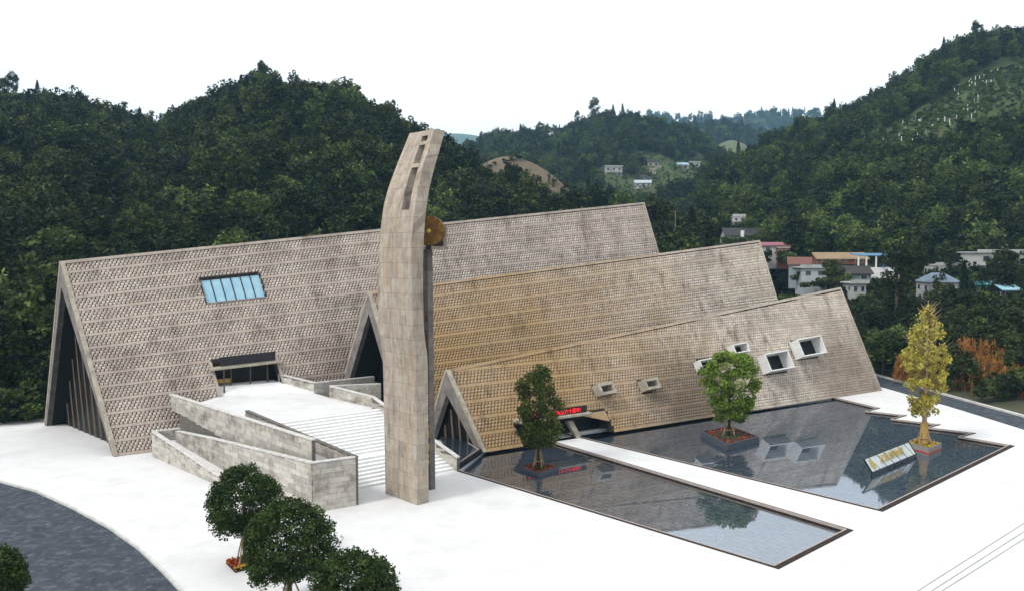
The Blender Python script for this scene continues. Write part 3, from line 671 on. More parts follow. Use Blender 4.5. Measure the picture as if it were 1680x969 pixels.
stone_wall('ramp_wall', 'low pale stone ramp wall dropping to the ground by the round trees', [(W1b.x, W1b.y, 0, 2.4), (W1e.x, W1e.y, 0, .35)], side=1)
lm = W2b.lerp(K1, .28)
stone_wall('ramp_wall', 'tall weathered stone ramp wall ending in the square stub beside the stairs', [(W2b.x, W2b.y, 0, 2.4), (lm.x, lm.y, 0, 2.9), (K1.x, K1.y, 0, 3.82), (K2.x, K2.y, 0, 3.82)], side=1, bl=1.3, bh=.42)
C1b = C1.lerp(C2, .075)
t_ = stone_wall('terrace_wall', 'long stone wall holding the upper terrace above the ramp', [(C1.x, C1.y, 3.6, 5.2), (C1b.x, C1b.y, 3.6, 5.2), (C2.x, C2.y, 1.2, 5.2)], side=1, bl=1.35, bh=.44)
# return along the hall to the left of the entrance
RR = G(352, 632, 5.75)
stone_wall('terrace_wall', 'short stone parapet running from the entrance to the terrace corner', [(C1.x, C1.y, 3.8, 5.2), (RR.x, RR.y, 4.2, 5.85)], side=1, bl=1.0, bh=.4)
wl_ = W1b - dW1 * .2; er = W1b + Vector((AX.x, AX.y, 0)) * 2.6
stone_wall('ramp_wall', 'short dark stone wall closing the ramp landing beside the tall hall', [(W1b.x, W1b.y, 0, 2.4), (er.x, er.y, 0, 2.4)], side=1)
# stair cheek, left
Tl = Vector((S1.x, S1.y, 0)); Bl = Vector((K2.x, K2.y, 0))
stone_wall('stair_wall', 'sloping thin stone cheek wall beside the stairs, ending at the stub', [(Tl.x, Tl.y, 3.2, 5.2), (Bl.x, Bl.y, 0, 3.80)], th=.25, side=1, bl=1.2, bh=.42, cope_m='stone_joint')
# right side
Q1 = G(457, 627, 5.4); Q2 = G(516, 643, 4.6); Q3 = G(614, 632, 4.6); U1 = G(541, 650, 4.4); U2 = G(610, 667, 4.2); U3 = G(750, 771)
stone_wall('terrace_wall', 'pale stone parapet right of the raised entrance turning towards the middle gable', [(Q1.x, Q1.y, 2, 6.3), (Q2.x, Q2.y, 2, 5.6), (Q3.x, Q3.y, 2, 5.6)], side=1, bl=1.6, bh=.5)
Um = U2.lerp(U3, .12)
stone_wall('stair_wall', 'stone wall right of the stairs stepping down behind the tower', [(U1.x, U1.y, 2, 5.5), (U2.x, U2.y, 1, 5.2), (U3.x, U3.y, 0, 1.15)], side=1, bl=1.4, bh=.5)
V1 = G(625, 646, 4.4)
stone_wall('terrace_wall', 'dark stone parapet behind the pale one at the stair head', [(U1.x, U1.y, 2, 5.5), (V1.x, V1.y, 2, 5.5)], side=1, bl=1.6, bh=.5)
# terrace floor and inner ramp
E0 = G(357, 634, 5.5); E1 = G(456, 624, 5.5); T1 = G(446, 693, 4.2); T2 = G(611, 671, 4.2); X1 = C1b.lerp(C2, .05)
Rf = G(361, 649, 4.6)
v3 = lambda p, z: Vector((p.x, p.y, z))
low = [v3(X1, 4.2), v3(S1, 4.2), v3(T1, 4.2), v3(T2, 4.2), v3(U2, 4.2), v3(U1, 4.3), v3(Q2, 4.5), Rf]
tb = MB(); tb.add(low, [list(x) for x in tessellate_polygon([[Vector((p.x, p.y, 0)) for p in low]])])
terrace = struct(tb.build('terrace', M['paving']), 'pale raised terrace in front of the dark entrance', 'terrace')
NS = 7      # shallow steps from the terrace up to the entrance
for i in range(NS):
    f0, f1 = i / NS, (i + 1) / NS; zz = 4.6 + .9 * (i + 1) / NS
    q = [Rf.lerp(E0, f0), Vector((Q2.x, Q2.y, 0)).lerp(Vector((Q1.x, Q1.y, 0)), f0), Vector((Q2.x, Q2.y, 0)).lerp(Vector((Q1.x, Q1.y, 0)), f1), Rf.lerp(E0, f1)]
    k = MB(); k.prism(q, zz - .4, zz); k.build('shallow_step', M['step'], terrace)
k = MB(); k.prism([E0, Q1, Q1 - OUT * 5, E0 - OUT * 5], 5.2, 5.5); k.build('entrance_floor', M['step'], terrace)
sk_ = MB(); ins = [v3(C1.lerp(C2, .1), 0), v3(C2, 0), v3(T1, 0), v3(T2, 0), v3(U1, 0), v3(Q2, 0), v3(Rf, 0)]
sk_.prism(ins, 0, 4.1); sk_.build('terrace_core', M['stone_joint'], terrace)
lane = MB(); i0, i1 = C1.lerp(C2, .55), C2; j0, j1 = Tl.lerp(Bl, .05), Bl
lane.add([Vector((i0.x, i0.y, 4.1)), Vector((j0.x, j0.y, 4.1)), Vector((j1.x, j1.y, 2.8)), Vector((K1.x, K1.y, 2.8)), Vector((i1.x, i1.y, 2.8))], [(0, 1, 4), (1, 2, 4), (2, 3, 4)])
l2 = W2b.lerp(K1, .02); lane.add([Vector((l2.x, l2.y, 1.4)), Vector((K1.x, K1.y, 2.75)), Vector((C2.x, C2.y, 2.75)), Vector((C1.x, C1.y, 1.4))], [(0, 1, 2, 3)])
lane.add([Vector((W1e.x, W1e.y, .02)), Vector((W1e.x + 1.2, W1e.y + 1.2, .02)), Vector((W2b.x, W2b.y, 1.4)), Vector((W1b.x, W1b.y, 1.4))], [(0, 1, 2, 3)])
lane.add([Vector((W1b.x, W1b.y, 1.41)), Vector((W2b.x, W2b.y, 1.41)), Vector((C1.x, C1.y, 1.41)), Vector((er.x, er.y, 1.41))], [(0, 1, 2, 3)])
struct(lane.build('ramp', M['paving']), 'pale switchback ramp floor between the stone walls', 'ramp')
# the stair, step by step
b0 = G(585, 802); b0 = Vector((b0.x, b0.y, 0)); be = G(745, 770); sd = (be - b0).normalized(); sm_ = Vector((-sd.y, sd.x, 0))
run = (Vector((T1.x, T1.y, 0)) - b0).dot(sm_)
stair = thing('staircase', 'broad pale stone stairs rising to the terrace behind the tower', 'stairs', tuple(b0))
def xline(p, d, a, b):
    r_ = b - a; den = d.x * r_.y - d.y * r_.x; k = ((a.x - p.x) * r_.y - (a.y - p.y) * r_.x) / den; return p + d * k
lowN, upN = 8, 13; land = 1.4; tread = (run - land) / (lowN + upN - 1); rise = 4.2 / (lowN + upN)
pos = 0; Ri0, Ri1 = Vector((U2.x, U2.y, 0)), Vector((U3.x, U3.y, 0)); z_ = 0
for i in range(lowN + upN):
    z_ += rise; w = land if i == lowN - 1 else tread
    a0 = b0 + sm_ * pos; a1 = b0 + sm_ * (pos + w + .05)
    pts = [xline(a0, sd, Tl, Bl), xline(a0, sd, Ri0, Ri1), xline(a1, sd, Ri0, Ri1), xline(a1, sd, Tl, Bl)]
    b = MB(); b.prism(pts, max(0, z_ - 2 * rise), z_ - .05); b.build('riser', M['stone_joint'] if False else M['step'], stair)
    pts = [pts[0] - sm_ * .02, pts[1] - sm_ * .02, pts[2], pts[3]]
    b = MB(); b.prism(pts, z_ - .049, z_); b.build('step', M['step'], stair); pos += w

# small triangular basin at the foot of the low gable
tri = [G(714, 708), G(772, 733), G(790, 744), G(753, 770)]
bt = thing('triangular_basin', 'small triangular dark-rimmed water basin at the foot of the low gable', 'pool', tuple(tri[3]), None, 'structure')
b = MB(); b.prism(tri, .002, .42); b.build('basin_body', M['grout'], bt)
b = MB(); b.add([Vector((p.x, p.y, .47)) for p in tri], [(0, 1, 2, 3)]); b.build('water', M['water'], bt)
for a, c in ((tri[2], tri[3]), (tri[1], tri[2])):
    d_ = (c - a).normalized(); n_ = Vector((d_.y, -d_.x, 0)) * .22; b = MB(); b.prism([a, c, c + n_, a + n_], .0, .52); b.build('rim_stone', M['kerb'], bt)
    b = MB(); n2 = n_.normalized() * .3; b.prism([a + n_, c + n_, c + n2, a + n2], .0, .54); b.build('rim_edge', M['kerb_pale'], bt)

# ------------------------------------------------------------------ tower
tw0 = G(684.6, 828); twl = G(632.5, 809); twr = G(699, 822)
wv = (tw0 - twl).normalized(); bk = Vector((-wv.y, wv.x, 0))
if bk.dot(Vector((.72, .69, 0))) < 0: bk = -bk
TW = (tw0 - twl).length; TT = 1.15
tower = thing('tower', 'tall curved board-marked concrete tower like a horn with slots near its top', 'tower', tuple(tw0))
# picture outline of the left edge of the face, right corner of the face
prof_l = [(632.5, 809), (628, 560), (624, 600), (620.5, 520), (619.5, 484), (622.5, 398), (627.5, 342), (634, 315.5), (649, 276), (672, 219)]
# place each level: depth offset o along bk, chosen so that the left edge lands there
lev = []
for (u, v) in prof_l:
    best = None
    for o in np.linspace(-2.5, 6, 341):
        p = twl + bk * float(o); k = ray(u, v); 
        y = p.y / k.y; pr = proj(Vector((p.x, p.y, CH + k.z * y)))
        e = abs(pr[0] - u)
        if best is None or e < best[0]: best = (e, float(o), CH + k.z * y)
    lev.append((max(0, best[2]), best[1]))
lev[0] = (0, 0.0)
zs = np.array([l_[0] for l_ in lev]); os_ = np.array([l_[1] for l_ in lev])
def off(z): return float(np.interp(z, zs, os_))
# smooth the curve a little
ZT = float(zs[-1]); grid_z = np.linspace(0, ZT, 61); og = np.array([off(z) for z in grid_z])
for _ in range(6): og[1:-1] = (og[:-2] + 2 * og[1:-1] + og[2:]) / 4
def off(z): return float(np.interp(z, grid_z, og))
def wid(z): return TW * float(np.interp(z, [0, 16, 24, ZT], [1, 1.05, .98, .76]))
def wl0(z): return 0.0
def slot_z(v): return float(np.interp(-v, [-809, -219], [0, ZT]))
def zpx(v):        # height on the face for a picture row
    lo_, hi_ = 0, ZT
    for _ in range(40):
        m_ = (lo_ + hi_) / 2; p = twl + bk * off(m_) + wv * wid(m_) * .7
        if proj(Vector((p.x, p.y, m_)))[1] > v: lo_ = m_
        else: hi_ = m_
    return (lo_ + hi_) / 2
SL = [(zpx(344.5), zpx(275)), (zpx(268.6), zpx(238)), (zpx(232), zpx(223))]
wa, wb = .60, .84
zc_ = sorted(set(list(np.linspace(0, ZT, 46)) + [z for s in SL for z in s])); ws_ = [0, wa, wb, 1]
def tp(wf, z, back): p = twl + wv * (wid(z) * wf) + bk * (off(z) + TT * back * (1.0 if z < 24 else 1.0)); return Vector((p.x, p.y, z))
tm_ = MB(); inslot = lambda z: any(a <= z <= c for a, c in SL)
for i in range(len(zc_) - 1):
    za, zb = zc_[i], zc_[i + 1]; hole = inslot((za + zb) / 2)
    for j in range(3):
        if j == 1 and hole:
            for w_ in (wa, wb): tm_.add([tp(w_, za, 0), tp(w_, za, 1), tp(w_, zb, 1), tp(w_, zb, 0)], [(0, 1, 2, 3)])
            continue
        for bkk in (0, 1): tm_.add([tp(ws_[j], za, bkk), tp(ws_[j + 1], za, bkk), tp(ws_[j + 1], zb, bkk), tp(ws_[j], zb, bkk)], [(0, 1, 2, 3)])
    for w_ in (0, 1): tm_.add([tp(w_, za, 0), tp(w_, za, 1), tp(w_, zb, 1), tp(w_, zb, 0)], [(0, 1, 2, 3)])
for a, c in SL:
    for z in (a, c): tm_.add([tp(wa, z, 0), tp(wb, z, 0), tp(wb, z, 1), tp(wa, z, 1)], [(0, 1, 2, 3)])
tm_.add([tp(0, ZT, 0), tp(1, ZT, 0), tp(1, ZT, 1), tp(0, ZT, 1)], [(0, 1, 2, 3)])
import bmesh
me = mesh('front_blade', [v - tw0 for v in tm_.v], tm_.f, M['concrete']); bm = bmesh.new(); bm.from_mesh(me); bmesh.ops.remove_doubles(bm, verts=bm.verts, dist=1e-4); bmesh.ops.recalc_face_normals(bm, faces=bm.faces); bm.to_mesh(me); bm.free()
obj('front_blade', me, tower)
# rear blade, shorter, carrying the gilded characters
rc = G(706, 803); top2 = D(701, 409, rc.y); z2 = top2.z; tops = Vector((top2.x - rc.x, 0, 0))
b = MB(); e1 = -wv * 3.2; e2 = bk * .55
b.hexa([rc, rc + e1, rc + e1 + e2, rc + e2, rc + tops + Vector((0, 0, z2)), rc + e1 + tops + Vector((0, 0, z2)), rc + e1 + e2 + tops + Vector((0, 0, z2)), rc + e2 + tops + Vector((0, 0, z2))]); b.build('rear_blade', M['concrete_dark'], tower)
for k, ch in enumerate('民族文化博物馆'):
    z = D(700, 632 + k * 19.5, rc.y).z; p = rc + tops * (z / z2) - bk * .06 + Vector((0, 0, z - .5)) - wv * .95
    text('gilded_character', ch, 1.0, p, wv, Vector((0, 0, 1)), M['gold_letter'], tower, .03)
for z0_, z1_ in ((517, 527), (540, 580)):
    za, zb = D(698, z1_, rc.y).z, D(698, z0_, rc.y).z; p = rc + tops * (za / z2) - bk * .1 - wv * .25
    b = MB(); b.tube([(p.x, p.y, za), (p.x + .12, p.y, (za + zb) / 2), (p.x - .05, p.y, zb)], [.05, .09, .05], 6); b.build('iron_ornament', M['rust'], tower)
# ledge and frame for the drum
dz = D(711, 405, rc.y).z; pl_ = D(690, 407, rc.y); pr_ = D(735, 407, rc.y + .3)
dirx = (pr_ - pl_); dirx.z = 0; dirx.normalize(); diry = Vector((-dirx.y, dirx.x, 0))
def obox(p, lx, ly, lz, name, m, par): 
    b = MB(); b.hexa([p, p + dirx * lx, p + dirx * lx + diry * ly, p + diry * ly, p + Vector((0, 0, lz)), p + dirx * lx + Vector((0, 0, lz)), p + dirx * lx + diry * ly + Vector((0, 0, lz)), p + diry * ly + Vector((0, 0, lz))]); return b.build(name, m, par)
LD = 1.5; base = Vector((pl_.x - .6, rc.y - .3, dz - .22)); ll = (pr_.x - pl_.x) + .6
obox(base, ll, LD, .24, 'drum_ledge', M['concrete'], tower)
obox(base + dirx * (ll - .32) + diry * .9 + Vector((0, 0, .24)), .3, .6, 1.75, 'ledge_post', M['concrete'], tower)
obox(base + dirx * (ll - 1.1) + diry * 1.2 + Vector((0, 0, .24)), .78, .25, 1.75, 'ledge_back', M['concrete_dark'], tower)
# drum
dc = D(704, 379, rc.y - .1); dn = Vector((-.05, -.998, .0)).normalized(); dr = 1.27
drum = thing('drum', 'large round golden drum on the ledge behind the tower blade', 'drum', (dc.x, dc.y, dc.z - dr))
def lathe(name, prof, c, ax, m, par, k=40):
    ax = ax.normalized(); a = Vector((0, 0, 1)); a = (a - ax * a.dot(ax)).normalized(); bb = ax.cross(a); mb = MB(); n0 = len(prof)
    vs_ = []
    for (h_, r_) in prof:
        for j in range(k): t = 2 * math.pi * j / k; vs_.append(c + ax * h_ + (a * math.cos(t) + bb * math.sin(t)) * r_)
    fs = [[i * k + j, i * k + (j + 1) % k, (i + 1) * k + (j + 1) % k, (i + 1) * k + j] for i in range(n0 - 1) for j in range(k)]
    fs.append([(n0 - 1) * k + j for j in range(k)]); fs.append(list(range(k))[::-1]); mb.add(vs_, fs); return mb.build(name, m, par)
lathe('drum_body', [(-.9, dr * .95), (-.8, dr), (-.3, dr * .88), (.1, dr * .93), (.25, dr)], dc, dn, M['gold'], drum)
lathe('drum_head', [(.25, dr * .99), (.32, dr * .99), (.33, dr * .94), (.28, dr * .92)], dc, dn, M['gold'], drum)
ax = dn; a_ = Vector((0, 0, 1)); b_ = ax.cross(a_)
for r_ in (.3, .55, .78): lathe('drum_ring', [(.26, dr * r_), (.31, dr * r_), (.31, dr * (r_ + .03)), (.26, dr * (r_ + .03))], dc, dn, M['gold'], drum)
for j in range(12):
    t = 2 * math.pi * j / 12; lathe('drum_stud', [(.27, .05), (.31, .04), (.32, .02)], dc + (a_ * math.cos(t) + b_ * math.sin(t)) * dr * .86, dn, M['gold_letter'], drum, 8)
lathe('star', [(.26, .2), (.33, .12), (.35, .05)], dc, dn, M['gold_letter'], drum, 12)
b = MB(); b.box((dc.x, dc.y, dc.z - dr - .1), .35, .8, .4, math.atan2(dn.x, -dn.y)); b.build('drum_foot', M['black'], drum)
# ------------------------------------------------------------------ planters
def leaf_mesh(name, centers, size, m, aspect=.6, up=.35, seed=1, tone=None, vert=0.0):
    """one small quad per centre, random facing"""
    rg = np.random.default_rng(seed); n = len(centers)
    nrm = rg.normal(size=(n, 3)); nrm[:, 2] = np.abs(nrm[:, 2]) + up; nrm /= np.linalg.norm(nrm, axis=1, keepdims=True)
    t = rg.normal(size=(n, 3)) * (1 - vert * .8); t[:, 2] += 1.6 * vert; t -= nrm * (t * nrm).sum(1, keepdims=True); t /= np.linalg.norm(t, axis=1, keepdims=True) + 1e-9; bt_ = np.cross(nrm, t)
    s = size * (0.6 + .8 * rg.random((n, 1))); c = np.asarray(centers)
    V = np.stack([c - t * s, c + bt_ * s * aspect - t * s * .1, c + t * s, c - bt_ * s * aspect - t * s * .1], 1).reshape(-1, 3)
    me = bpy.data.meshes.new(name); me.vertices.add(len(V)); me.vertices.foreach_set('co', V.astype(np.float32).ravel())
    me.loops.add(n * 4); me.loops.foreach_set('vertex_index', np.arange(n * 4, dtype=np.int32)); me.polygons.add(n)
    me.polygons.foreach_set('loop_start', np.arange(n, dtype=np.int32) * 4); me.polygons.foreach_set('loop_total', np.full(n, 4, dtype=np.int32)); me.update(calc_edges=True)
    me.materials.append(m); at = me.attributes.new('tone', 'FLOAT', 'FACE'); at.data.foreach_set('value', (rg.random(n) if tone is None else np.clip(tone, 0, 1)).astype(np.float32))
    return me
def clumpy(n, shape, nclump, cr_, seed):
    """points in leaf clumps; shape(rg, k) -> k clump centres"""
    rg = np.random.default_rng(seed); cc = shape(rg, nclump); idx = rg.integers(0, nclump, n)
    d = rg.normal(size=(n, 3)); d /= np.linalg.norm(d, axis=1, keepdims=True); r = cr_ * (.45 + .6 * rg.random((n, 1)) ** .6); d[:, 2] *= .75
    tone = rg.random(nclump)[idx] * .55 + rg.random(n) * .45
    return cc[idx] + d * r, tone
def ellipsoid(rx, ry, rz, cz, inner=.45):
    def f(rg, k):
        d = rg.normal(size=(k, 3)); d /= np.linalg.norm(d, axis=1, keepdims=True); r = (inner + (1 - inner) * rg.random((k, 1)) ** .7)
        return d * r * np.array([rx, ry, rz]) + np.array([0, 0, cz])
    return f
def trunk_mesh(name, h, r, crown, seed, nb=7, m=None, start=.35):
    rd = random.Random(seed); b = MB()
    b.tube([(0, 0, -.3), (rd.uniform(-.05, .05) * h * .3, 0, h * .3), (rd.uniform(-.1, .1) * r * 4, rd.uniform(-.1, .1) * r * 4, h * .65), (0, 0, h)], [r * 1.2, r * .9, r * .6, r * .15], 7)
    for i in range(nb):
        z = h * (start + .5 * i / nb); a = rd.uniform(0, 6.28); l_ = crown * rd.uniform(.55, .95); rise_ = rd.uniform(.3, .9) * l_
        b.tube([(0, 0, z), (math.cos(a) * l_ * .5, math.sin(a) * l_ * .5, z + rise_ * .6), (math.cos(a) * l_, math.sin(a) * l_, z + rise_)], [r * .45, r * .28, r * .06], 5)
    me = mesh(name, b.v, b.f, m or M['bark'], True); return me
def plant(name, label, cat, loc, parts, group=None, rz=0, scale=1):
    t = thing(name, label, cat, tuple(loc), group); t.rotation_euler.z = rz; t.scale = (scale,) * 3 if not hasattr(scale, '__len__') else scale
    for nm, me in parts: obj(nm, me, t)
    return t

def planter(label, pts, z0, z1, m, flowers, stripe=False, fm='leaf_flower', seed=1):
    c = sum(pts, Vector()) / 4; t = thing('planter', label, 'planter', (c.x, c.y, z0), 'planter islands in the pools'); inn = [c.lerp(p, .93) for p in pts]
    for i in range(4):
        a, b2, ci, di = pts[i], pts[(i + 1) % 4], inn[(i + 1) % 4], inn[i]; k = MB(); k.prism([a, b2, ci, di], z0, z1); k.build('side_panel', m, t)
        if stripe:
            n_ = (a + b2) / 2 - c; n_.z = 0; n_ = n_.normalized() * .03; k = MB(); k.prism([a + n_, b2 + n_, b2 - n_, a - n_], -.19, -.06); k.build('red_stripe', M['red'], t)
    k = MB(); k.prism(inn, z0, z1 - .18); k.build('soil', M['soil'], t)
    rg = np.random.default_rng(seed); n = flowers; ctr = np.array(c)
    e = rg.integers(0, 4, n); f = rg.random((n, 1)); q = np.array([[*p] for p in inn]); pos_ = q[e] * (1 - f) + q[(e + 1) % 4] * f; pos_ = ctr + (pos_ - ctr) * (.62 + .33 * rg.random((n, 1))); pos_[:, 2] = z1 - .15 + rg.random(n) * .22
    tag(obj('flower_border', leaf_mesh('flower_border', pos_ - np.array([c.x, c.y, z0]), .10, M[fm], .8, 1, seed), t), kind='stuff')
    pos_ = q[e] * (1 - f) + q[(e + 1) % 4] * f; pos_ = ctr + (pos_ - ctr) * (.6 * rg.random((n, 1)) ** .5); pos_[:, 2] = z1 - .16 + rg.random(n) * .12
    tag(obj('grass_tuft', leaf_mesh('grass_tuft', pos_ - np.array([c.x, c.y, z0]), .09, M['leaf_light'], .4, .5, seed + 1), t), kind='stuff')
    return c
z1 = .14; c1 = planter('small slate planter island in the long narrow pool', [G(852, 763, z1), G(883, 775.5, z1), G(917.5, 764, z1), G(882, 756, z1)], -.52, z1, M['planter'], 160, seed=3)
z1 = .38; c2 = planter('large slate planter with red flowers in the wide pool', [G(1149.6, 706, z1), G(1193.7, 728.6, z1), G(1245.7, 715, z1), G(1196.7, 697, z1)], -.52, z1, M['planter'], 260, seed=4)
z1 = .42; c3 = planter('grey planter with red stripe and yellow flowers in the wide pool', [G(1487, 724, z1), G(1524, 734.6, z1), G(1545, 725.8, z1), G(1508, 716, z1)], -.52, z1, M['planter_grey'], 420, True, 'leaf_yellow_flower', seed=5)
def stakes(base, h, r, par):
    for k in range(4):
        a = k * math.pi / 2 + .5; b = MB(); b.tube([base + Vector((math.cos(a) * r, math.sin(a) * r, 0)), base + Vector((math.cos(a) * r * .25, math.sin(a) * r * .25, h))], .055, 5); b.build('support_stake', M['wood'], par)
    for k in range(4):
        a = k * math.pi / 2 + .5; a2 = a + math.pi / 2; zz_ = Vector((0, 0, .5)); b = MB(); b.tube([base + zz_ + Vector((math.cos(a) * r * .8, math.sin(a) * r * .8, 0)), base + zz_ + Vector((math.cos(a2) * r * .8, math.sin(a2) * r * .8, 0))], .045, 5); b.build('stake_rail', M['wood'], par)
# tree in the small planter: columnar, two-tone
def shape1(rg, k):
    z = rg.random(k); a = rg.random(k) * 6.28; rad = 2.0 * np.clip(np.interp(z, [0, .12, .35, .6, .85, 1], [.55, 1.0, .95, 1.05, .8, .35]), 0, 2) * (.35 + .65 * rg.random(k) ** .6)
    return np.stack([np.cos(a) * rad, np.sin(a) * rad, 2.1 + z * 7.0], 1)
p1, tn = clumpy(9000, shape1, 95, .62, 11)
tA = plant('planter_tree', 'tall narrow dark green tree in front of the red text canopy', 'tree', (c1.x, c1.y, .2), [('trunk', trunk_mesh('trunk', 8.6, .16, 2.0, 5, 12, start=.2)), ('crown', leaf_mesh('crown', p1, .135, M['leaf_planter_dark'], .6, .3, 3, tn))]); stakes(Vector((c1.x, c1.y, .2)), 2.0, .55, tA)
def shape2(rg, k):
    z = rg.random(k) ** .8; a = rg.random(k) * 6.28; rad = 3.05 * np.interp(z, [0, .15, .5, .75, .92, 1], [.35, .68, .92, 1, .75, .3]) * (.4 + .6 * rg.random(k) ** .5)
    return np.stack([np.cos(a) * rad, np.sin(a) * rad, 1.5 + z * 7.2], 1)
p2, tn = clumpy(13000, shape2, 150, .62, 12); zt = (p2[:, 2] - 1.5) / 7.2
tB = plant('planter_tree', 'bright green vase-shaped tree before the projecting box windows', 'tree', (c2.x, c2.y, .4), [('trunk', trunk_mesh('trunk', 7.4, .15, 2.4, 9, 14, start=.18)), ('crown', leaf_mesh('crown', p2, .14, M['leaf_planter'], .65, .4, 4, tn))]); stakes(Vector((c2.x, c2.y, .4)), 2.1, .8, tB)
# ginkgo: cone of yellow with bare twigs at the top
def shape3(rg, k):
    z = rg.random(k); a = rg.random(k) * 6.28; rad = 2.35 * np.interp(z, [0, .1, .3, .55, .75, 1], [.45, .75, .9, 1.0, .72, .1]) * (.25 + .75 * rg.random(k) ** .7)
    return np.stack([np.cos(a) * rad, np.sin(a) * rad, 2.7 + z * 9.6], 1)
p3, tn = clumpy(11000, shape3, 210, .42, 13); keep = rng.random(len(p3)) < np.interp(p3[:, 2], [2.5, 7.2, 9.0, 12.5], [1, 1, .38, .10]); p3, tn = p3[keep], tn[keep]
tg = MB(); rd = random.Random(4)
tg.tube([(0, 0, -.3), (0, 0, 3), (.1, 0, 8), (.05, 0, 12.9)], [.3, .24, .15, .03], 8)
for i in range(85):
    z = 2.6 + 9.6 * (i / 85) ** .85; a = rd.uniform(0, 6.28); l_ = float(np.interp(z, [2.6, 6, 9, 12.5], [1.6, 2.5, 2.1, .8])) * rd.uniform(.6, 1.1)
    x, y = math.cos(a), math.sin(a); tg.tube([(0, 0, z), (x * l_ * .5, y * l_ * .5, z + l_ * .35), (x * l_, y * l_, z + l_ * .8)], [.05, .035, .012], 4)
tC = plant('ginkgo_tree', 'yellow autumn ginkgo tree with bare twigs at its tip', 'tree', (c3.x, c3.y, .1), [('trunk', mesh('trunk', tg.v, tg.f, M['wood'], True)), ('crown', leaf_mesh('crown', p3, .125, M['leaf_ginkgo'], .7, .3, 5, tn))]); tC.scale = (.96, .96, 1.17)
b = MB(); b.tube([(c3.x, c3.y, .1), (c3.x, c3.y, .9), (c3.x, c3.y, 2.2)], [.5, .42, .36], 10); b.build('straw_wrap', M['straw'], tC); stakes(Vector((c3.x, c3.y, .3)), 1.5, .9, tC)

# ------------------------------------------------------------------ clipped round trees and flower beds
def dome(rx, rz, cz, n, nc, cr_, seed):
    def f(rg, k):
        d = rg.normal(size=(k, 3)); d /= np.linalg.norm(d, axis=1, keepdims=True); d[:, 2] = np.where(d[:, 2] < -.55, -.55 - .2 * rg.random(k), d[:, 2])
        return d * (.62 + .36 * rg.random((k, 1)) ** .55) * (1 + .05 * np.sin(d[:, :1] * 5 + seed) + .05 * np.sin(d[:, 1:2] * 6 + d[:, 2:] * 5)) * np.array([rx, rx, rz]) + np.array([0, 0, cz])
    return clumpy(n, f, nc, cr_, seed)
for (u, v, uc, vc, r_, lab, sd_, hh) in ((388, 925, 400, 826, 2.32, 'dark round clipped tree nearest the ramp wall', 21, 1.05), (478, 1000, 474, 893, 2.5, 'largest round clipped tree, between the two others', 22, 1.0), (580, 1070, 579, 975, 2.15, 'pale-tipped round clipped tree closest to the open plaza', 23, 1.0), (-20, 1040, -18, 950, 1.6, 'dark round clipped tree standing in the curved road corner', 24, 1.0)):
    base = G(u, v); cz = D(uc, vc, base.y).z; base.x = D(uc, vc, base.y).x
    pts, tn = dome(r_, r_ * hh, cz, 21000, 620, .36, sd_)
    b = MB(); b.tube([(0, 0, -.2), (0, 0, cz * .6), (0, 0, cz)], [.16, .13, .08], 8)
    for k in range(7):
        a = k * .9; b.tube([(0, 0, cz * .45), (math.cos(a) * r_ * .4, math.sin(a) * r_ * .4, cz * .8), (math.cos(a) * r_ * .75, math.sin(a) * r_ * .75, cz)], [.07, .05, .02], 5)
    t = plant('round_tree', lab, 'tree', (base.x, base.y, 0), [('trunk', mesh('trunk', b.v, b.f, M['bark'], True)), ('crown', leaf_mesh('crown', pts, .085, M['leaf_topiary'], .6, .25, sd_, tn))], 'clipped round trees by the road')
    for k in range(3):
        a = k * 2.1 + .4; b = MB(); b.tube([base + Vector((math.cos(a) * .9, math.sin(a) * .9, -.05)), base + Vector((math.cos(a) * .1, math.sin(a) * .1, 2.1))], .05, 5); b.build('support_stake', M['wood'], t)
    if u > 0:
        t = thing('flower_bed', {388: 'square bed of red and yellow flowers under the tree nearest the ramp', 478: 'square bed of red flowers under the largest round tree', 580: 'square bed of red flowers under the round tree on the open plaza'}[u], 'flower bed', (base.x, base.y, 0), 'flower beds under round trees')
        hw = .95; dirs = [DA, DB]; cor = [base + DA * (hw * a) + DB * (hw * c) for a, c in ((-1, -1), (1, -1), (1, 1), (-1, 1))]
        b = MB(); b.prism(cor, .004, .12); b.build('soil', M['soil'], t)
        fx = rng.random((900, 2)) * 2 - 1; mk = np.maximum(abs(fx[:, 0]), abs(fx[:, 1])) > .45; fx = fx[mk] * hw
        pp = np.array(DA)[None] * fx[:, :1] + np.array(DB)[None] * fx[:, 1:]; pp[:, 2] = .14 + rng.random(len(pp)) * .2
        yl = np.abs(fx[:, 0]) > hw * .8
        tag(obj('red_flowers', leaf_mesh('red_flowers', pp[~yl], .09, M['leaf_flower'], .8, 1, 3), t), kind='stuff'); tag(obj('yellow_flowers', leaf_mesh('yellow_flowers', pp[yl], .08, M['leaf_yellow_flower'], .8, 1, 4), t), kind='stuff')

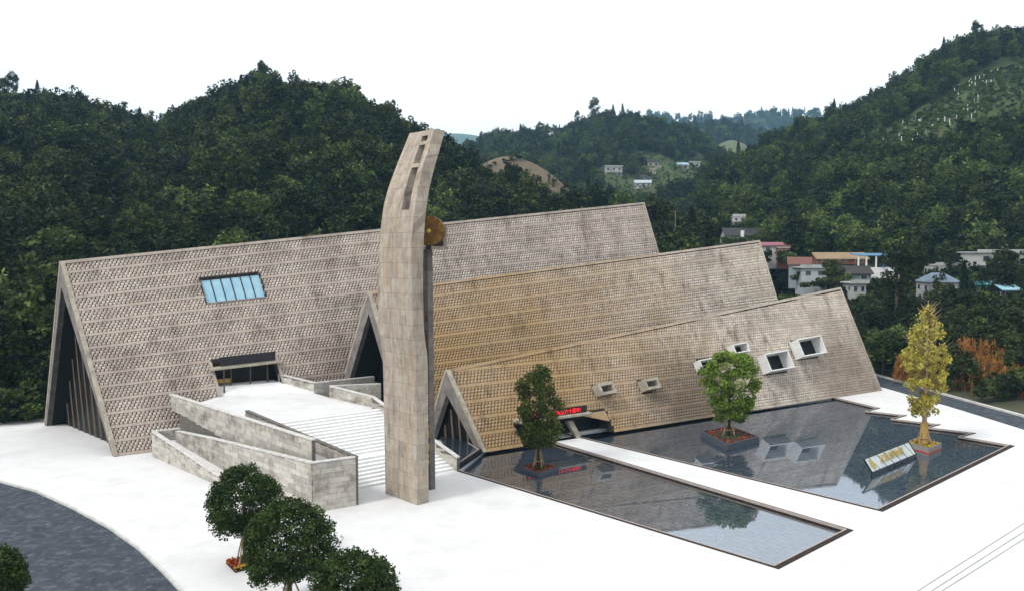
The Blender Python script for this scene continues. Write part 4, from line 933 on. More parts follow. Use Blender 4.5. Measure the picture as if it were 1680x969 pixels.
# ------------------------------------------------------------------ slanted display board in the pool
BL, BR = G(1430, 780, -.2), G(1502, 749, -.2); TL_ = G(1416, 752, 1.35); TR_ = TL_ + (BR - BL) + Vector((0, 0, .0))
board = thing('display_board', 'long slanted glass board with gold emblem standing in the pool', 'display board', tuple(BL))
bn = (BR - BL).cross(TL_ - BL).normalized(); 
if bn.y > 0: bn = -bn
lift = Vector((0, 0, .28)); quad = [BL + lift, BR + lift, TR_, TL_]; TLx = TL_ - BL
M['board'] = mat('pale_board_glass', (.52, .62, .66), .15, (.66, .70, .68), .8, spec=.6)
b = MB(); b.hexa([q + bn * .0 for q in quad] + [q + bn * .06 for q in quad]); b.build('glass_panel', M['board'], board)
for i in range(4):
    a, c = quad[i], quad[(i + 1) % 4]; d_ = (c - a).normalized(); s_ = bn.cross(d_) * .07; b = MB(); b.hexa([a - s_ - bn * .02, c - s_ - bn * .02, c + s_ - bn * .02, a + s_ - bn * .02, a - s_ + bn * .1, c - s_ + bn * .1, c + s_ + bn * .1, a + s_ + bn * .1]); b.build('frame_bar', M['black'], board)
pt = lambda x, y, o=.07: quad[0].lerp(quad[1], x).lerp(quad[3].lerp(quad[2], x), y) + bn * o
for k in range(6):
    x = .1 + k * .155; b = MB(); b.tube([pt(x, .98), pt(x + .07, .02)], .03, 4); b.build('strut_reflection_bar', M['black'], board)  # black bars laid on the panel in place of the struts' reflection
    b = MB(); b.tube([pt(x + .03, .9, -.05), pt(x + .03, .9, -.05) - bn * .9 - Vector((0, 0, 1.4))], .035, 5); b.build('rear_strut', M['black'], board)
xd = (quad[1] - quad[0]).normalized(); ydir = (quad[3] - quad[0]).normalized()
b = MB(); ctr_ = pt(.09, .5, .11); L_ = (quad[1] - quad[0]).length
b.add([ctr_] + [ctr_ + xd * math.cos(t) * .38 + ydir * math.sin(t) * .55 for t in np.linspace(0, 2 * math.pi, 24, endpoint=False)], [[0, 1 + i, 1 + (i + 1) % 24] for i in range(24)]); b.build('gold_emblem', M['gold_letter'], board)
text('board_lettering', '民族博物馆', .8, pt(.24, .38, .12), xd, ydir, M['gold_letter'], board, .02, sx=1.35)
for x in (.0, .5, 1.0):
    b = MB(); b.tube([quad[0].lerp(quad[1], x), BL.lerp(BR, x) - Vector((0, 0, .3))], .05, 5); b.build('leg', M['black'], board)
# ------------------------------------------------------------------ hills
def smooth_noise(x, y, sc_, seed):
    rg = np.random.default_rng(seed); out = 0
    for k in range(5):
        a = rg.random() * 6.28; f = (1 + .7 * k) / sc_; out = out + np.sin((x * np.cos(a) + y * np.sin(a)) * f * 6.28 + rg.random() * 6.28) / (1 + .6 * k)
    return out / 2.5
class Hill: pass
def make_hill(skyline, foot, tree_h, rough, mname, label, back=160, nv=46, du=14, shape=1.0, seed=1, lift_z=-.75):
    """skyline: (u, v, distance) of the treetops; foot: (u, distance, z) where the slope starts"""
    h = Hill(); sk = np.array(skyline, float); ft = np.array(foot, float); us = np.arange(sk[0, 0], sk[-1, 0] + 1, du)
    vv = np.interp(us, sk[:, 0], sk[:, 1]); dd = np.interp(us, sk[:, 0], sk[:, 2]); df = np.interp(us, ft[:, 0], ft[:, 1]); zf = np.interp(us, ft[:, 0], ft[:, 2])
    for arr in (vv, dd, df, zf):
        for _ in range(3): arr[1:-1] = (arr[:-2] + 2 * arr[1:-1] + arr[2:]) / 4
    zc = np.array([D(u, v, d).z for u, v, d in zip(us, vv, dd)]) - tree_h
    kk_ = np.linspace(0, 1, nv); nb_ = 10
    X, Y, Z = [], [], []
    for i, u in enumerate(us):
        rx = (u - 840) / F
        y = df[i] + (dd[i] - df[i]) * kk_; z = zf[i] + (zc[i] - zf[i]) * (kk_ ** shape)
        y2 = dd[i] + back * np.linspace(0, 1, nb_ + 1)[1:]; z2 = zc[i] + (lift_z - zc[i]) * (1 - np.cos(np.linspace(0, 1, nb_ + 1)[1:] * math.pi)) / 2
        y = np.concatenate([y, y2]); z = np.concatenate([z, z2]); X.append(rx * y); Y.append(y); Z.append(z)
    X, Y, Z = map(np.array, (X, Y, Z)); env = np.concatenate([np.sin(np.clip(kk_, 0, 1) * math.pi) ** .7, np.zeros(nb_)])
    Z = Z + smooth_noise(X, Y, rough * 12, seed) * rough * env[None]
    h.X, h.Y, h.Z, h.nv, h.us = X, Y, Z, nv, us; n0, n1 = X.shape
    V = np.stack([X, Y, Z], -1).reshape(-1, 3); fs = [[i * n1 + j, (i + 1) * n1 + j, (i + 1) * n1 + j + 1, i * n1 + j + 1] for i in range(n0 - 1) for j in range(n1 - 1)]
    me = mesh('hill', V, fs, M[mname], True); struct(obj('hill', me), label, 'hill'); return h
def scatter(h, spacing, seed, kmax=None, keep=None):
    """points on the hill grid, one per spacing^2"""
    rg = np.random.default_rng(seed); pts = []; n0, n1 = h.X.shape; n1 = kmax or h.nv + 4
    for i in range(n0 - 1):
        a = np.stack([h.X[i, :n1], h.Y[i, :n1], h.Z[i, :n1]], -1); b = np.stack([h.X[i + 1, :n1], h.Y[i + 1, :n1], h.Z[i + 1, :n1]], -1)
        ar = np.linalg.norm(b[:-1] - a[:-1], axis=1) * np.linalg.norm(a[1:] - a[:-1], axis=1); cnt = rg.poisson(ar / spacing ** 2)
        for j in np.nonzero(cnt)[0]:
            f, g = rg.random((2, cnt[j], 1)); pts.append((a[j] * (1 - f) + b[j] * f) * (1 - g) + (a[j + 1] * (1 - f) + b[j + 1] * f) * g)
    pts = np.concatenate(pts)
    if keep is not None: pts = pts[np.array([keep(*proj(p), p) for p in pts])]
    return pts
def on_hill(h, u, v):
    """distance at which the sight line through (u, v) meets the hill"""
    i = int(np.clip(round((u - h.us[0]) / (h.us[1] - h.us[0])), 0, len(h.us) - 1)); pv_ = [proj((h.X[i, j], h.Y[i, j], h.Z[i, j]))[1] for j in range(h.nv)]
    for j in range(h.nv):
        if pv_[j] <= v: return float(h.Y[i, j])
    return float(h.Y[i, h.nv - 1])
# tree prototypes for the woods
def broad(n, r, hgt, seed, m, leaf, nc=46, flat=.8):
    pts, tn = clumpy(n, ellipsoid(r, r, (hgt - 1.2) / 2 * flat, 1.0 + hgt * .52, .4), nc, r * .3, seed); return leaf_mesh('tree_form', pts, leaf, m, .65, .5, seed, tn)
def conifer(n, r, hgt, seed, m, leaf):
    rg = np.random.default_rng(seed); lev_ = np.clip((rg.integers(0, 13, n) + .45 * rg.normal(size=n)) / 13, 0, .999); a = (rg.integers(0, 9, n) / 9 + .05 * rg.normal(size=n)) * 6.28 + lev_ * 20; rr = r * (1 - lev_) ** .8 * (.15 + .85 * rg.random(n) ** .6)
    pts = np.stack([np.cos(a) * rr, np.sin(a) * rr, hgt * (.12 + .88 * lev_) - rr * .35], 1); return leaf_mesh('tree_form', pts, leaf, m, .4, .8, seed)
protos = [broad(900, 3.0, 8.5, 31, M['leaf_forest'], .34), broad(900, 3.4, 7.5, 32, M['leaf_forest'], .36), broad(800, 2.6, 9.5, 33, M['leaf_forest'], .34), broad(900, 2.9, 8.0, 34, M['leaf_light'], .30, 60),
          conifer(900, 2.3, 11, 35, M['leaf_conifer'], .36), conifer(800, 1.9, 10, 36, M['leaf_conifer'], .36), broad(500, 1.9, 3.6, 37, M['leaf_light'], .28, 30), broad(500, 1.8, 3.4, 38, M['leaf_forest'], .30, 30)]
pc = bpy.data.collections.new('tree_forms')
pob = []
for k, me in enumerate(protos):
    tk = MB(); hh = 7 if k < 6 else 2
    o = bpy.data.objects.new('tree_form_%02d' % k, me); pc.objects.link(o); pob.append(o)
def gn_tree():
    g = bpy.data.node_groups.new('woodland', 'GeometryNodeTree'); g.interface.new_socket('Geometry', in_out='INPUT', socket_type='NodeSocketGeometry'); g.interface.new_socket('Geometry', in_out='OUTPUT', socket_type='NodeSocketGeometry')
    N = g.nodes; l = g.links.new; i_ = N.new('NodeGroupInput'); o_ = N.new('NodeGroupOutput'); ci = N.new('GeometryNodeCollectionInfo'); ci.inputs['Collection'].default_value = pc; ci.inputs['Separate Children'].default_value = True; ci.inputs['Reset Children'].default_value = True
    ip = N.new('GeometryNodeInstanceOnPoints'); ip.inputs['Pick Instance'].default_value = True
    def na(nm, t):
        x = N.new('GeometryNodeInputNamedAttribute'); x.data_type = t; x.inputs['Name'].default_value = nm; return [s for s in x.outputs if s.enabled and s.name == 'Attribute'][0]
    l(i_.outputs[0], ip.inputs['Points']); l(ci.outputs[0], ip.inputs['Instance']); l(na('pick', 'INT'), ip.inputs['Instance Index']); l(na('rot', 'FLOAT_VECTOR'), ip.inputs['Rotation']); l(na('siz', 'FLOAT_VECTOR'), ip.inputs['Scale'])
    l(ip.outputs[0], o_.inputs[0]); return g
GN = gn_tree()
def woodland(pts, weights, smin, smax, label, seed):
    rg = np.random.default_rng(seed); n = len(pts); me = bpy.data.meshes.new('woodland'); me.vertices.add(n); me.vertices.foreach_set('co', np.asarray(pts, np.float32).ravel())
    w = np.array(weights, float); pk = rg.choice(len(w), n, p=w / w.sum())
    me.attributes.new('pick', 'INT', 'POINT').data.foreach_set('value', pk.astype(np.int32))
    rot = np.zeros((n, 3), np.float32); rot[:, 2] = rg.random(n) * 6.28; rot[:, :2] = rg.normal(size=(n, 2)) * .06; me.attributes.new('rot', 'FLOAT_VECTOR', 'POINT').data.foreach_set('vector', rot.ravel())
    s = smin + (smax - smin) * rg.random((n, 1)) ** 1.3; sz = (s * np.array([[1, 1, 1]]) * (1 + .15 * rg.normal(size=(n, 3)))).astype(np.float32); me.attributes.new('siz', 'FLOAT_VECTOR', 'POINT').data.foreach_set('vector', sz.ravel())
    me.update(); o = obj('woodland', me); md = o.modifiers.new('woodland', 'NODES'); md.node_group = GN; return tag(o, label, 'woodland', None, 'stuff')

def footprint_free(p):     # keep the woods off the plaza and halls
    x, y = p[0], p[1]
    q = Vector((x, y, 0)) - HA.B0; along = q.dot(AX); nrm = Vector((-AX.y, AX.x, 0)); d_ = q.dot(nrm)
    if -3 < along < 90 and d_ < 4: return False
    if along <= -3 and d_ < -3: return False
    return not inside((x, y), PL)
def poly_px(pts): pv = [Vector((a, b, 0)) for a, b in pts]; return lambda u, v: inside((u, v), pv)

# near hill on the left
hl = make_hill([(-260, 120, 330), (-60, 150, 330), (0, 162, 330), (60, 170, 320), (120, 165, 310), (190, 180, 310), (262, 212, 320), (330, 180, 310), (385, 148, 305), (430, 124, 300), (480, 136, 300), (530, 140, 300), (580, 152, 295), (620, 188, 290), (665, 206, 285), (730, 248, 270), (790, 284, 260), (850, 302, 240), (930, 332, 225), (1010, 345, 215), (1080, 352, 205), (1200, 380, 200)],
               [(-260, 94, -.7), (0, 92.5, -.7), (80, 95, -.7), (300, 118, 0), (600, 132, 0), (900, 148, 1), (1200, 160, 3)], 7.0, 3.0, 'grass', 'steep wooded hillside rising behind the tallest hall', seed=3, shape=.9)
soilpoly = poly_px([(790, 275), (815, 255), (850, 262), (890, 285), (955, 333), (870, 300), (830, 285)])
pl1 = scatter(hl, 3.5, 41, keep=lambda u, v, p: footprint_free(p) and (u < 1150 or p[1] > 250))
woodland(pl1, [4, 4, 3.5, 1.9, .2, .1, .6, .5], .7, 1.35, 'dense dark green woodland covering the hillside behind the tallest hall', 51)
fp = scatter(hl, 1.7, 40, kmax=9, keep=lambda u, v, p: footprint_free(p) and u < 1000)
woodland(fp, [.3, .3, .2, .1, 0, 0, 1.2, 5], .5, 1.1, 'dark undergrowth along the foot of the hillside behind the halls', 50)
fq_ = scatter(hl, 1.05, 39, kmax=4, keep=lambda u, v, p: (footprint_free(p) and u < 140) or (u < 72 and p[1] > 92.6))
woodland(fq_, [0, 0, 0, .2, 0, 0, 1, 5], .45, .9, 'low dark scrub along the plaza edge beside the tall gable', 49)
# bare earth spur
he = make_hill([(760, 290, 345), (800, 262, 345), (835, 252, 345), (875, 265, 345), (905, 284, 340), (945, 320, 335), (985, 348, 330), (1040, 380, 330)], [(760, 290, 8), (1040, 290, 8)], 0.5, 1.2, 'earth', 'bare brown earth spur behind the wooded ridge end', seed=5, back=90, du=8, nv=20)
woodland(scatter(he, 5.0, 42, keep=lambda u, v, p: True), [0, 0, 0, .6, .1, 0, 2, 3], .3, .75, 'thin scrub on the bare earth spur', 52)
# middle hill with the upper village
hm = make_hill([(640, 262, 690), (720, 250, 690), (760, 240, 690), (800, 224, 690), (850, 212, 690), (900, 208, 690), (950, 200, 690), (990, 184, 690), (1040, 187, 690), (1090, 198, 690), (1130, 212, 690), (1160, 228, 690), (1185, 250, 690), (1230, 262, 690), (1290, 272, 690), (1380, 300, 690)],
               [(640, 330, 0), (1380, 330, 0)], 8.0, 6.0, 'grass', 'wooded middle hill carrying the upper village', seed=7, back=200, du=10, nv=40)
HOUSES_FAR = [(1075, 281, 9, 10), (1050, 297, 13, 10), (993, 292, 29, 20), (1064, 292, 14, 16), (1062, 274, 22, 12), (1083, 287, 20, 14), (1098, 290, 24, 11), (1110, 278, 21, 15), (1131, 276, 18, 12), (1040, 307, 30, 13), (1146, 276, 12, 8)]
def far_keep(u, v, p):
    for a, b, w, h_ in HOUSES_FAR:
        if a - 9 < u < a + w + 9:
            dd = hd_[a]
            if dd - 9 < p[1] < dd + 12: return False
            if p[1] <= dd - 9 and proj((p[0], p[1], p[2] + 12))[1] < b - 1 and v > b - h_: return False
    return True
hd_ = {hx[0]: on_hill(hm, hx[0] + hx[2] / 2, hx[1]) for hx in HOUSES_FAR}
woodland(scatter(hm, 5.6, 43, keep=far_keep), [4, 4, 3, 3.0, .7, .4, 1, .5], .85, 1.5, 'blue-green woodland covering the middle hill', 53)
woodland(scatter(hm, 3.4, 143, keep=lambda u, v, p: not far_keep(u, v, p)), [0, 0, 0, 0, 0, 0, 3, 3], .25, .5, 'low scrub round the upper village houses', 153)
# field and far hills
hf = make_hill([(1150, 262, 900), (1175, 236, 900), (1200, 228, 900), (1225, 240, 900), (1260, 262, 900)], [(1150, 800, 80), (1260, 800, 80)], 0, 2, 'field', 'small pale terraced field on a far slope', seed=9, back=60, du=6, nv=12)
hr2 = make_hill([(1060, 214, 1150), (1120, 208, 1150), (1160, 198, 1150), (1185, 196, 1150), (1230, 214, 1150), (1280, 226, 1150), (1360, 240, 1150)], [(1060, 760, 30), (1360, 760, 30)], 9, 8, 'grass', 'dark wooded knoll behind the small pale field', seed=10, back=250, du=10, nv=24)
woodland(scatter(hr2, 8.5, 44), [4, 4, 3, .8, 1, .7, 0, 0], 1.1, 1.9, 'woodland on the knoll behind the small field', 54)
hr1 = make_hill([(1000, 190, 1900), (1075, 184, 1900), (1100, 193, 1900), (1150, 189, 1900), (1200, 196, 1900), (1235, 180, 1900), (1270, 182, 1900), (1330, 183, 1900), (1420, 196, 1900), (1500, 210, 1900)], [(1000, 1500, 40), (1500, 1500, 40)], 12, 10, 'grass', 'far blue wooded ridge on the skyline', seed=11, back=400, du=12, nv=18)
woodland(scatter(hr1, 13, 45), [4, 4, 3, .8, 1, .7, 0, 0], 1.6, 2.8, 'far blue woodland along the skyline ridge', 55)
hb = make_hill([(170, 205, 1700), (215, 190, 1700), (240, 187, 1700), (265, 203, 1700), (310, 222, 1700)], [(170, 1400, 60), (310, 1400, 60)], 12, 6, 'grass', 'far blue hill in the gap of the left skyline', seed=12, back=300, du=8, nv=12)
woodland(scatter(hb, 13, 46), [4, 4, 3, .5, 1, .7, 0, 0], 1.4, 2.4, 'woodland on the far blue hill in the left gap', 56)
hp = make_hill([(560, 262, 3600), (640, 240, 3600), (700, 226, 3600), (740, 218, 3600), (785, 222, 3600), (830, 238, 3600), (900, 252, 3600), (960, 250, 3600)], [(560, 2800, 60), (960, 2800, 60)], 0, 40, 'grass', 'pale misty mountain far behind the tower', seed=13, back=800, du=10, nv=16)
# right hill with planted terrace slope
hr = make_hill([(1150, 285, 430), (1200, 262, 430), (1245, 244, 430), (1290, 212, 430), (1330, 198, 430), (1370, 188, 430), (1420, 158, 430), (1470, 135, 430), (1510, 100, 430), (1550, 66, 430), (1600, 54, 430), (1680, 48, 430), (1760, 40, 430), (1960, 30, 430)],
               [(1150, 225, 17), (1300, 215, 16), (1680, 196, 14), (1960, 190, 14)], 7.5, 4.0, 'grass', 'high wooded hill on the right with a planted slope', seed=8, back=220, nv=56)
slope_open = poly_px([(1440, 222), (1500, 190), (1560, 152), (1620, 120), (1760, 80), (1760, 185), (1640, 225), (1560, 248), (1480, 262), (1430, 262)])
NEAR_BOX = [(1195, 1225, 350, 372, 240), (1190, 1262, 376, 392, 230), (1250, 1298, 393, 415, 212), (1340, 1425, 407, 440, 205), (1404, 1478, 415, 440, 196), (1310, 1430, 430, 452, 195), (1603, 1690, 408, 446, 200), (1533, 1612, 433, 452, 200), (1520, 1575, 450, 480, 172), (1603, 1640, 457, 475, 170), (1642, 1675, 462, 486, 164)]
def clear_of_houses(p, hgt, part=0):
    b_ = proj(p); t_ = proj((p[0], p[1], p[2] + hgt)); r_ = 3.2 * F / p[1] * hgt / 9
    for (u0, u1, v0, v1, dd) in NEAR_BOX:
        if p[1] < dd - 4 and b_[0] + r_ > u0 and b_[0] - r_ < u1 and b_[1] > v0 and t_[1] < v1 - (v1 - v0) * .5: return False
    return True
pr1 = scatter(hr, 4.0, 47, keep=lambda u, v, p: not slope_open(u, v) and clear_of_houses(p, 10))
woodland(pr1, [3.6, 3.6, 3, 5, .3, .2, 1.6, .4], .75, 1.4, 'dense green woodland on the high right hill', 57)
pr2 = scatter(hr, 1.9, 48, keep=lambda u, v, p: slope_open(u, v) )
woodland(pr2, [0, 0, 0, .1, .04, 0, 5, 1.5], .2, .5, 'low green scrub on the planted slope of the right hill', 58)
st_pts = scatter(hr, 9.5, 49, keep=lambda u, v, p: slope_open(u, v) and u < 1690)
stk = mesh('stake', [v for v in MB().tube([(0, 0, -.2), (0, 0, 2.1)], .16, 5).v], MB().tube([(0, 0, -.2), (0, 0, 2.1)], .16, 5).f, M['white'])
for p in st_pts[:90]: tag(obj('sapling_stake', stk, None, tuple(p)), 'white sapling stake on the planted slope of the right hill', 'stake', 'sapling stakes on the right hill')
# shelf of ground behind the halls for the lower village
hv = MB(); shelf = [(30, 150, -.7), (62, 128, -.6), (84, 118, -.6), (130, 96, -.6), (190, 80, -.6), (300, 150, 8), (300, 240, 12), (90, 240, 11), (40, 235, 9), (10, 200, 4)]
sh = MB(); vv_ = []; ff_ = []; nx, ny = 40, 24
def shelf_z(x, y):
    # distance behind the straight road
    a, c = G(1432, 613), G(1760, 705); d_ = (c - a).normalized(); n_ = Vector((-d_.y, d_.x, 0)); n_ = n_ if n_.y > 0 else -n_
    k = (Vector((x, y, 0)) - a).dot(n_); return -.6 + min(1, max(0, (k - 1) / 42)) ** .9 * 9.6 + max(0, k - 43) * .13
for i in range(nx + 1):
    for j in range(ny + 1):
        x = 20 + 260 * i / nx; y = 95 + 150 * j / ny; vv_.append((x, y, shelf_z(x, y) + .0)); 
for i in range(nx):
    for j in range(ny): ff_.append([i * (ny + 1) + j, (i + 1) * (ny + 1) + j, (i + 1) * (ny + 1) + j + 1, i * (ny + 1) + j + 1])
struct(obj('terrain', mesh('terrain', vv_, ff_, M['ground'], True)), 'rising scrubby ground between the plaza road and the village', 'terrain')
# ------------------------------------------------------------------ houses
HM = {}
def hmat(c, var=.85, rough=.8):
    k = tuple(round(x, 3) for x in c)
    if k not in HM: HM[k] = mat('house_' + '_'.join(str(int(x * 100)) for x in k), c, rough, tuple(x * var for x in c), .8, stain=tuple(x * .55 for x in c), stain_scale=.5, stain_amt=.5)
    return HM[k]
WH, CREAM, BRICK, DARKROOF, TAN, BLUE, CYAN, GREYB, PINK, WOODW = (.42, .42, .40), (.42, .37, .30), (.20, .085, .055), (.035, .035, .038), (.26, .185, .11), (.09, .20, .32), (.10, .33, .42), (.14, .19, .24), (.27, .10, .13), (.10, .065, .045)
HOUSE_AT = []
def house(label, u, v, dist, wpx, hpx, dep=None, wall=WH, roof=DARKROOF, kind='gable', storeys=1, rot=-.1, rh=.35, cols=None, group='village houses beyond the halls', eave=.5):
    """u, v: lower left corner in the picture; width and height to the eaves in picture points"""
    p = D(u + wpx / 2, v, dist); w = wpx * dist / F; hgt = hpx * dist / F; dp = dep or w * .7
    rh = rh * .55; HOUSE_AT.append((p.x, p.y, p.z, w, dist))
    t = thing('house', label, 'house', (p.x, p.y, p.z), group); t.rotation_euler.z = rot
    def part(name, b, m, par=None):
        me = mesh(name, b.v, b.f, m); o = obj(name, me, par or t); return o
    b = MB(); b.box((0, dp / 2, hgt / 2 - 2), w, dp, hgt + 4); wl = part('wall', b, hmat(wall))
    e = eave; r_ = w * rh * .5 if kind != 'flat' else 0
    b = MB()
    if kind == 'gable':
        hw, d0, d1, ridge = w / 2 + e, -e, dp + e, hgt + dp * rh * .55
        b.add([(-hw, d0, hgt - .1), (hw, d0, hgt - .1), (hw, dp / 2, ridge), (-hw, dp / 2, ridge), (-hw, d1, hgt - .1), (hw, d1, hgt - .1)], [(0, 1, 2, 3), (3, 2, 5, 4)])
        b.add([(-hw, d0, hgt - .28), (hw, d0, hgt - .28), (hw, dp / 2, ridge - .18), (-hw, dp / 2, ridge - .18), (-hw, d1, hgt - .28), (hw, d1, hgt - .28)], [(3, 2, 1, 0), (4, 5, 2, 3)])
        b.add([(-hw, d0, hgt - .28), (hw, d0, hgt - .28), (hw, d0, hgt - .1), (-hw, d0, hgt - .1)], [(0, 1, 2, 3)])
        g = MB(); hw2 = w / 2; g.add([(-hw2, 0, hgt), (-hw2, dp, hgt), (-hw2, dp / 2, ridge - .2), (hw2, 0, hgt), (hw2, dp, hgt), (hw2, dp / 2, ridge - .2)], [(0, 1, 2), (5, 4, 3)]); part('gable_wall', g, hmat(wall))
    elif kind == 'hip':
        hw, ridge = w / 2 + e, hgt + dp * rh * .55; b.add([(-hw, -e, hgt), (hw, -e, hgt), (hw, dp + e, hgt), (-hw, dp + e, hgt), (-hw * .35, dp / 2, ridge), (hw * .35, dp / 2, ridge)], [(0, 1, 5, 4), (1, 2, 5), (2, 3, 4, 5), (3, 0, 4), (3, 2, 1, 0)])
    else:
        b.box((0, dp / 2, hgt + .15), w + 2 * e, dp + 2 * e, .3)
    part('roof', b, hmat(roof))
    if kind == 'flat':
        b = MB(); b.box((0, -e + .08, hgt + .55), w + 2 * e, .16, .5); part('roof_parapet', b, hmat(wall))
    n = max(2, int(w / 3.2)); sh_ = hgt / storeys
    for s in range(storeys):
        if storeys > 1 and s:
            b = MB(); b.box((0, -.45, s * sh_), w + .1, .9, .22); part('balcony_slab', b, hmat(wall))
        for k in range(n):
            x = -w / 2 + w * (k + .5) / n; f = MB(); f.box((x, -.03, s * sh_ + sh_ * .52), w / n * .5, .1, sh_ * .5); fo = part('window', f, hmat((.4, .4, .38)))
            g = MB(); g.box((x, -.09, s * sh_ + sh_ * .52), w / n * .4, .04, sh_ * .42); part('pane', g, M['window'], fo)
    for k in range(3 if w > 8 else 2):
        y = dp * (k + .5) / (3 if w > 8 else 2); f = MB(); f.box((-w / 2 - .03, y, hgt * .55), .1, dp / 5, hgt / storeys * .42); fo = part('window', f, hmat((.4, .4, .38))); g = MB(); g.box((-w / 2 - .09, y, hgt * .55), .04, dp / 6.5, hgt / storeys * .34); part('pane', g, M['window'], fo)
    return t
far = 'houses of the upper village on the middle hill'
d0_ = 560
house('white two-storey flat-roofed house alone on the middle hill', 993, 291, on_hill(hm, 993 + 28 / 2, 291), 28, 17, 9, WH, WH, 'flat', 2, .1, group=far)
house('narrow cream tower house in the upper village', 1066, 293, on_hill(hm, 1066 + 10 / 2, 293), 10, 15, 5, CREAM, WH, 'flat', 2, .05, group=far)
house('cream house with dark gabled roof at the top of the upper village', 1062, 275, on_hill(hm, 1062 + 20 / 2, 275), 20, 9, 8, CREAM, DARKROOF, 'gable', 1, .2, 1, group=far)
house('dark timber house with black roof beside the cream tower house', 1083, 286, on_hill(hm, 1083 + 18 / 2, 286), 18, 7, 8, WOODW, DARKROOF, 'gable', 1, -.1, .9, group=far)
house('low brown house with broad black roof below the blue-roofed house', 1098, 290, on_hill(hm, 1098 + 23 / 2, 290), 23, 7, 9, WOODW, DARKROOF, 'gable', 1, -.2, .9, group=far)
house('cream house with pale blue metal roof in the upper village', 1112, 278, on_hill(hm, 1112 + 18 / 2, 278), 18, 8, 8, CREAM, (.35, .48, .58), 'gable', 1, .1, .7, group=far)
house('small bright white block house at the end of the upper village', 1131, 276, on_hill(hm, 1131 + 17 / 2, 276), 17, 9, 7, WH, WH, 'flat', 1, .05, group=far)
house('dark-roofed timber house at the edge of the wood in the upper village', 1148, 275, on_hill(hm, 1148 + 14 / 2, 275), 14, 5, 7, WOODW, DARKROOF, 'gable', 1, .05, .8, group=far)
house('small cream house with a flat roof between the tower house and the dark timber house', 1075, 281, on_hill(hm, 1075 + 9 / 2, 281), 9, 7, 6, CREAM, WH, 'flat', 1, .1, group=far)
house('white gabled house above the long pale-roofed farmhouse', 1050, 297, on_hill(hm, 1050 + 13 / 2, 297), 13, 6, 7, WH, DARKROOF, 'gable', 1, .1, .8, group=far)
house('long pale-roofed farmhouse lowest in the upper village', 1042, 307, on_hill(hm, 1042 + 26 / 2, 307), 26, 7, 8, WH, (.38, .42, .46), 'gable', 1, -.1, .8, group=far)
near = 'houses of the lower village behind the halls'
house('white block house with roof terrace on the wooded slope', 1203, 372, 235, 19, 16, 4, WH, WH, 'flat', 2, -.15, group=near, eave=.2)
house('long low house with dark tiled roof and white water tank', 1192, 394, 225, 68, 8, 8, WH, DARKROOF, 'gable', 1, -.05, .9, group=near)
b = MB(); p = D(1218, 389, 224); b.tube([p, p + Vector((0, 0, 1.8))], .5, 12); tag(b.build('water_tank', M['white']), 'white cylindrical water tank by the long dark roof', 'water tank')
house('small white house with pink metal roof', 1252, 416, 210, 32, 14, 5, WH, PINK, 'gable', 1, -.05, .5, group=near)
house('red brick shed beside the pink-roofed house', 1276, 416, 209, 19, 9, 4, BRICK, (.4, .36, .33), 'flat', 1, -.05, group=near, eave=.2)
house('red brick house with tan tiled roof', 1343, 441, 200, 78, 17, 9, BRICK, TAN, 'gable', 2, -.12, .55, group=near)
house('low house with red-brown roof and blue wall', 1296, 446, 192, 32, 13, 6, (.30, .36, .40), (.16, .07, .055), 'gable', 1, -.3, .9, group=near)
house('flat-roofed white outbuilding in front of the brick house', 1316, 456, 186, 40, 16, 5, (.40, .43, .45), WH, 'flat', 1, -.05, group=near)
house('dark timber house with black tiled roof under the blue canopy', 1382, 462, 185, 46, 14, 6, (.16, .2, .23), (.04, .036, .036), 'gable', 1, -.1, .9, group=near)
house('white porch house with pale flat roof among the trees', 1397, 483, 172, 24, 18, 4, WH, WH, 'flat', 1, .05, group=near)
# blue canopy on white posts
p = D(1408, 440, 190); t = thing('roof_canopy', 'blue metal roof canopy on white posts above the trees', 'canopy', tuple(p)); k = 190 / F
b = MB(); b.hexa([p + Vector((0, 0, 20 * k)), p + Vector((66 * k, 0, 20 * k)), p + Vector((66 * k, 5, 23 * k)), p + Vector((0, 5, 23 * k)), p + Vector((0, 0, 21 * k)), p + Vector((66 * k, 0, 21 * k)), p + Vector((66 * k, 5, 24.5 * k)), p + Vector((0, 5, 24.5 * k))]); b.build('roof', hmat(BLUE), t)
for x in (1, 14, 30, 48, 65): b = MB(); b.box(p + Vector((x * k, .3, 9 * k)), .3, .3, 22 * k); b.build('post', M['white'], t)
b = MB(); b.box(p + Vector((33 * k, 2.5, -1.5)), 68 * k, 5.4, 3.2); b.build('base_wall', M['white'], t)
b = MB(); b.tube([p + Vector((41 * k, -.3, 2 * k)), p + Vector((41 * k, -.3, 9 * k))], .55, 10); tag(b.build('water_barrel', hmat((.03, .08, .35))), 'bright blue water barrel under the blue roof canopy', 'barrel')
house('white three-storey house with flat roof and balconies', 1606, 455, 190, 95, 40, 9, WH, WH, 'flat', 2, -.05, group=near)
house('long white single-storey block joined to the three-storey house', 1536, 455, 192, 72, 19, 6, WH, WH, 'flat', 1, -.05, group=near, eave=.15)
house('grey house with hipped blue-grey roof', 1526, 483, 165, 46, 20, 7, (.4, .4, .4), GREYB, 'hip', 1, -.1, .9, group=near)
house('low shed with turquoise roof below the three-storey house', 1606, 480, 165, 30, 14, 4, (.1, .3, .2), CYAN, 'gable', 1, -.35, .6, group=near)
house('shed with pale blue roof on dark posts', 1645, 492, 158, 26, 18, 4, (.05, .06, .08), (.36, .62, .72), 'gable', 1, .05, .7, group=near)
house('long low store with dusty blue roof among the shrubs', 1618, 512, 150, 60, 8, 5, (.2, .2, .22), (.14, .22, .33), 'gable', 1, -.1, .5, group=near)

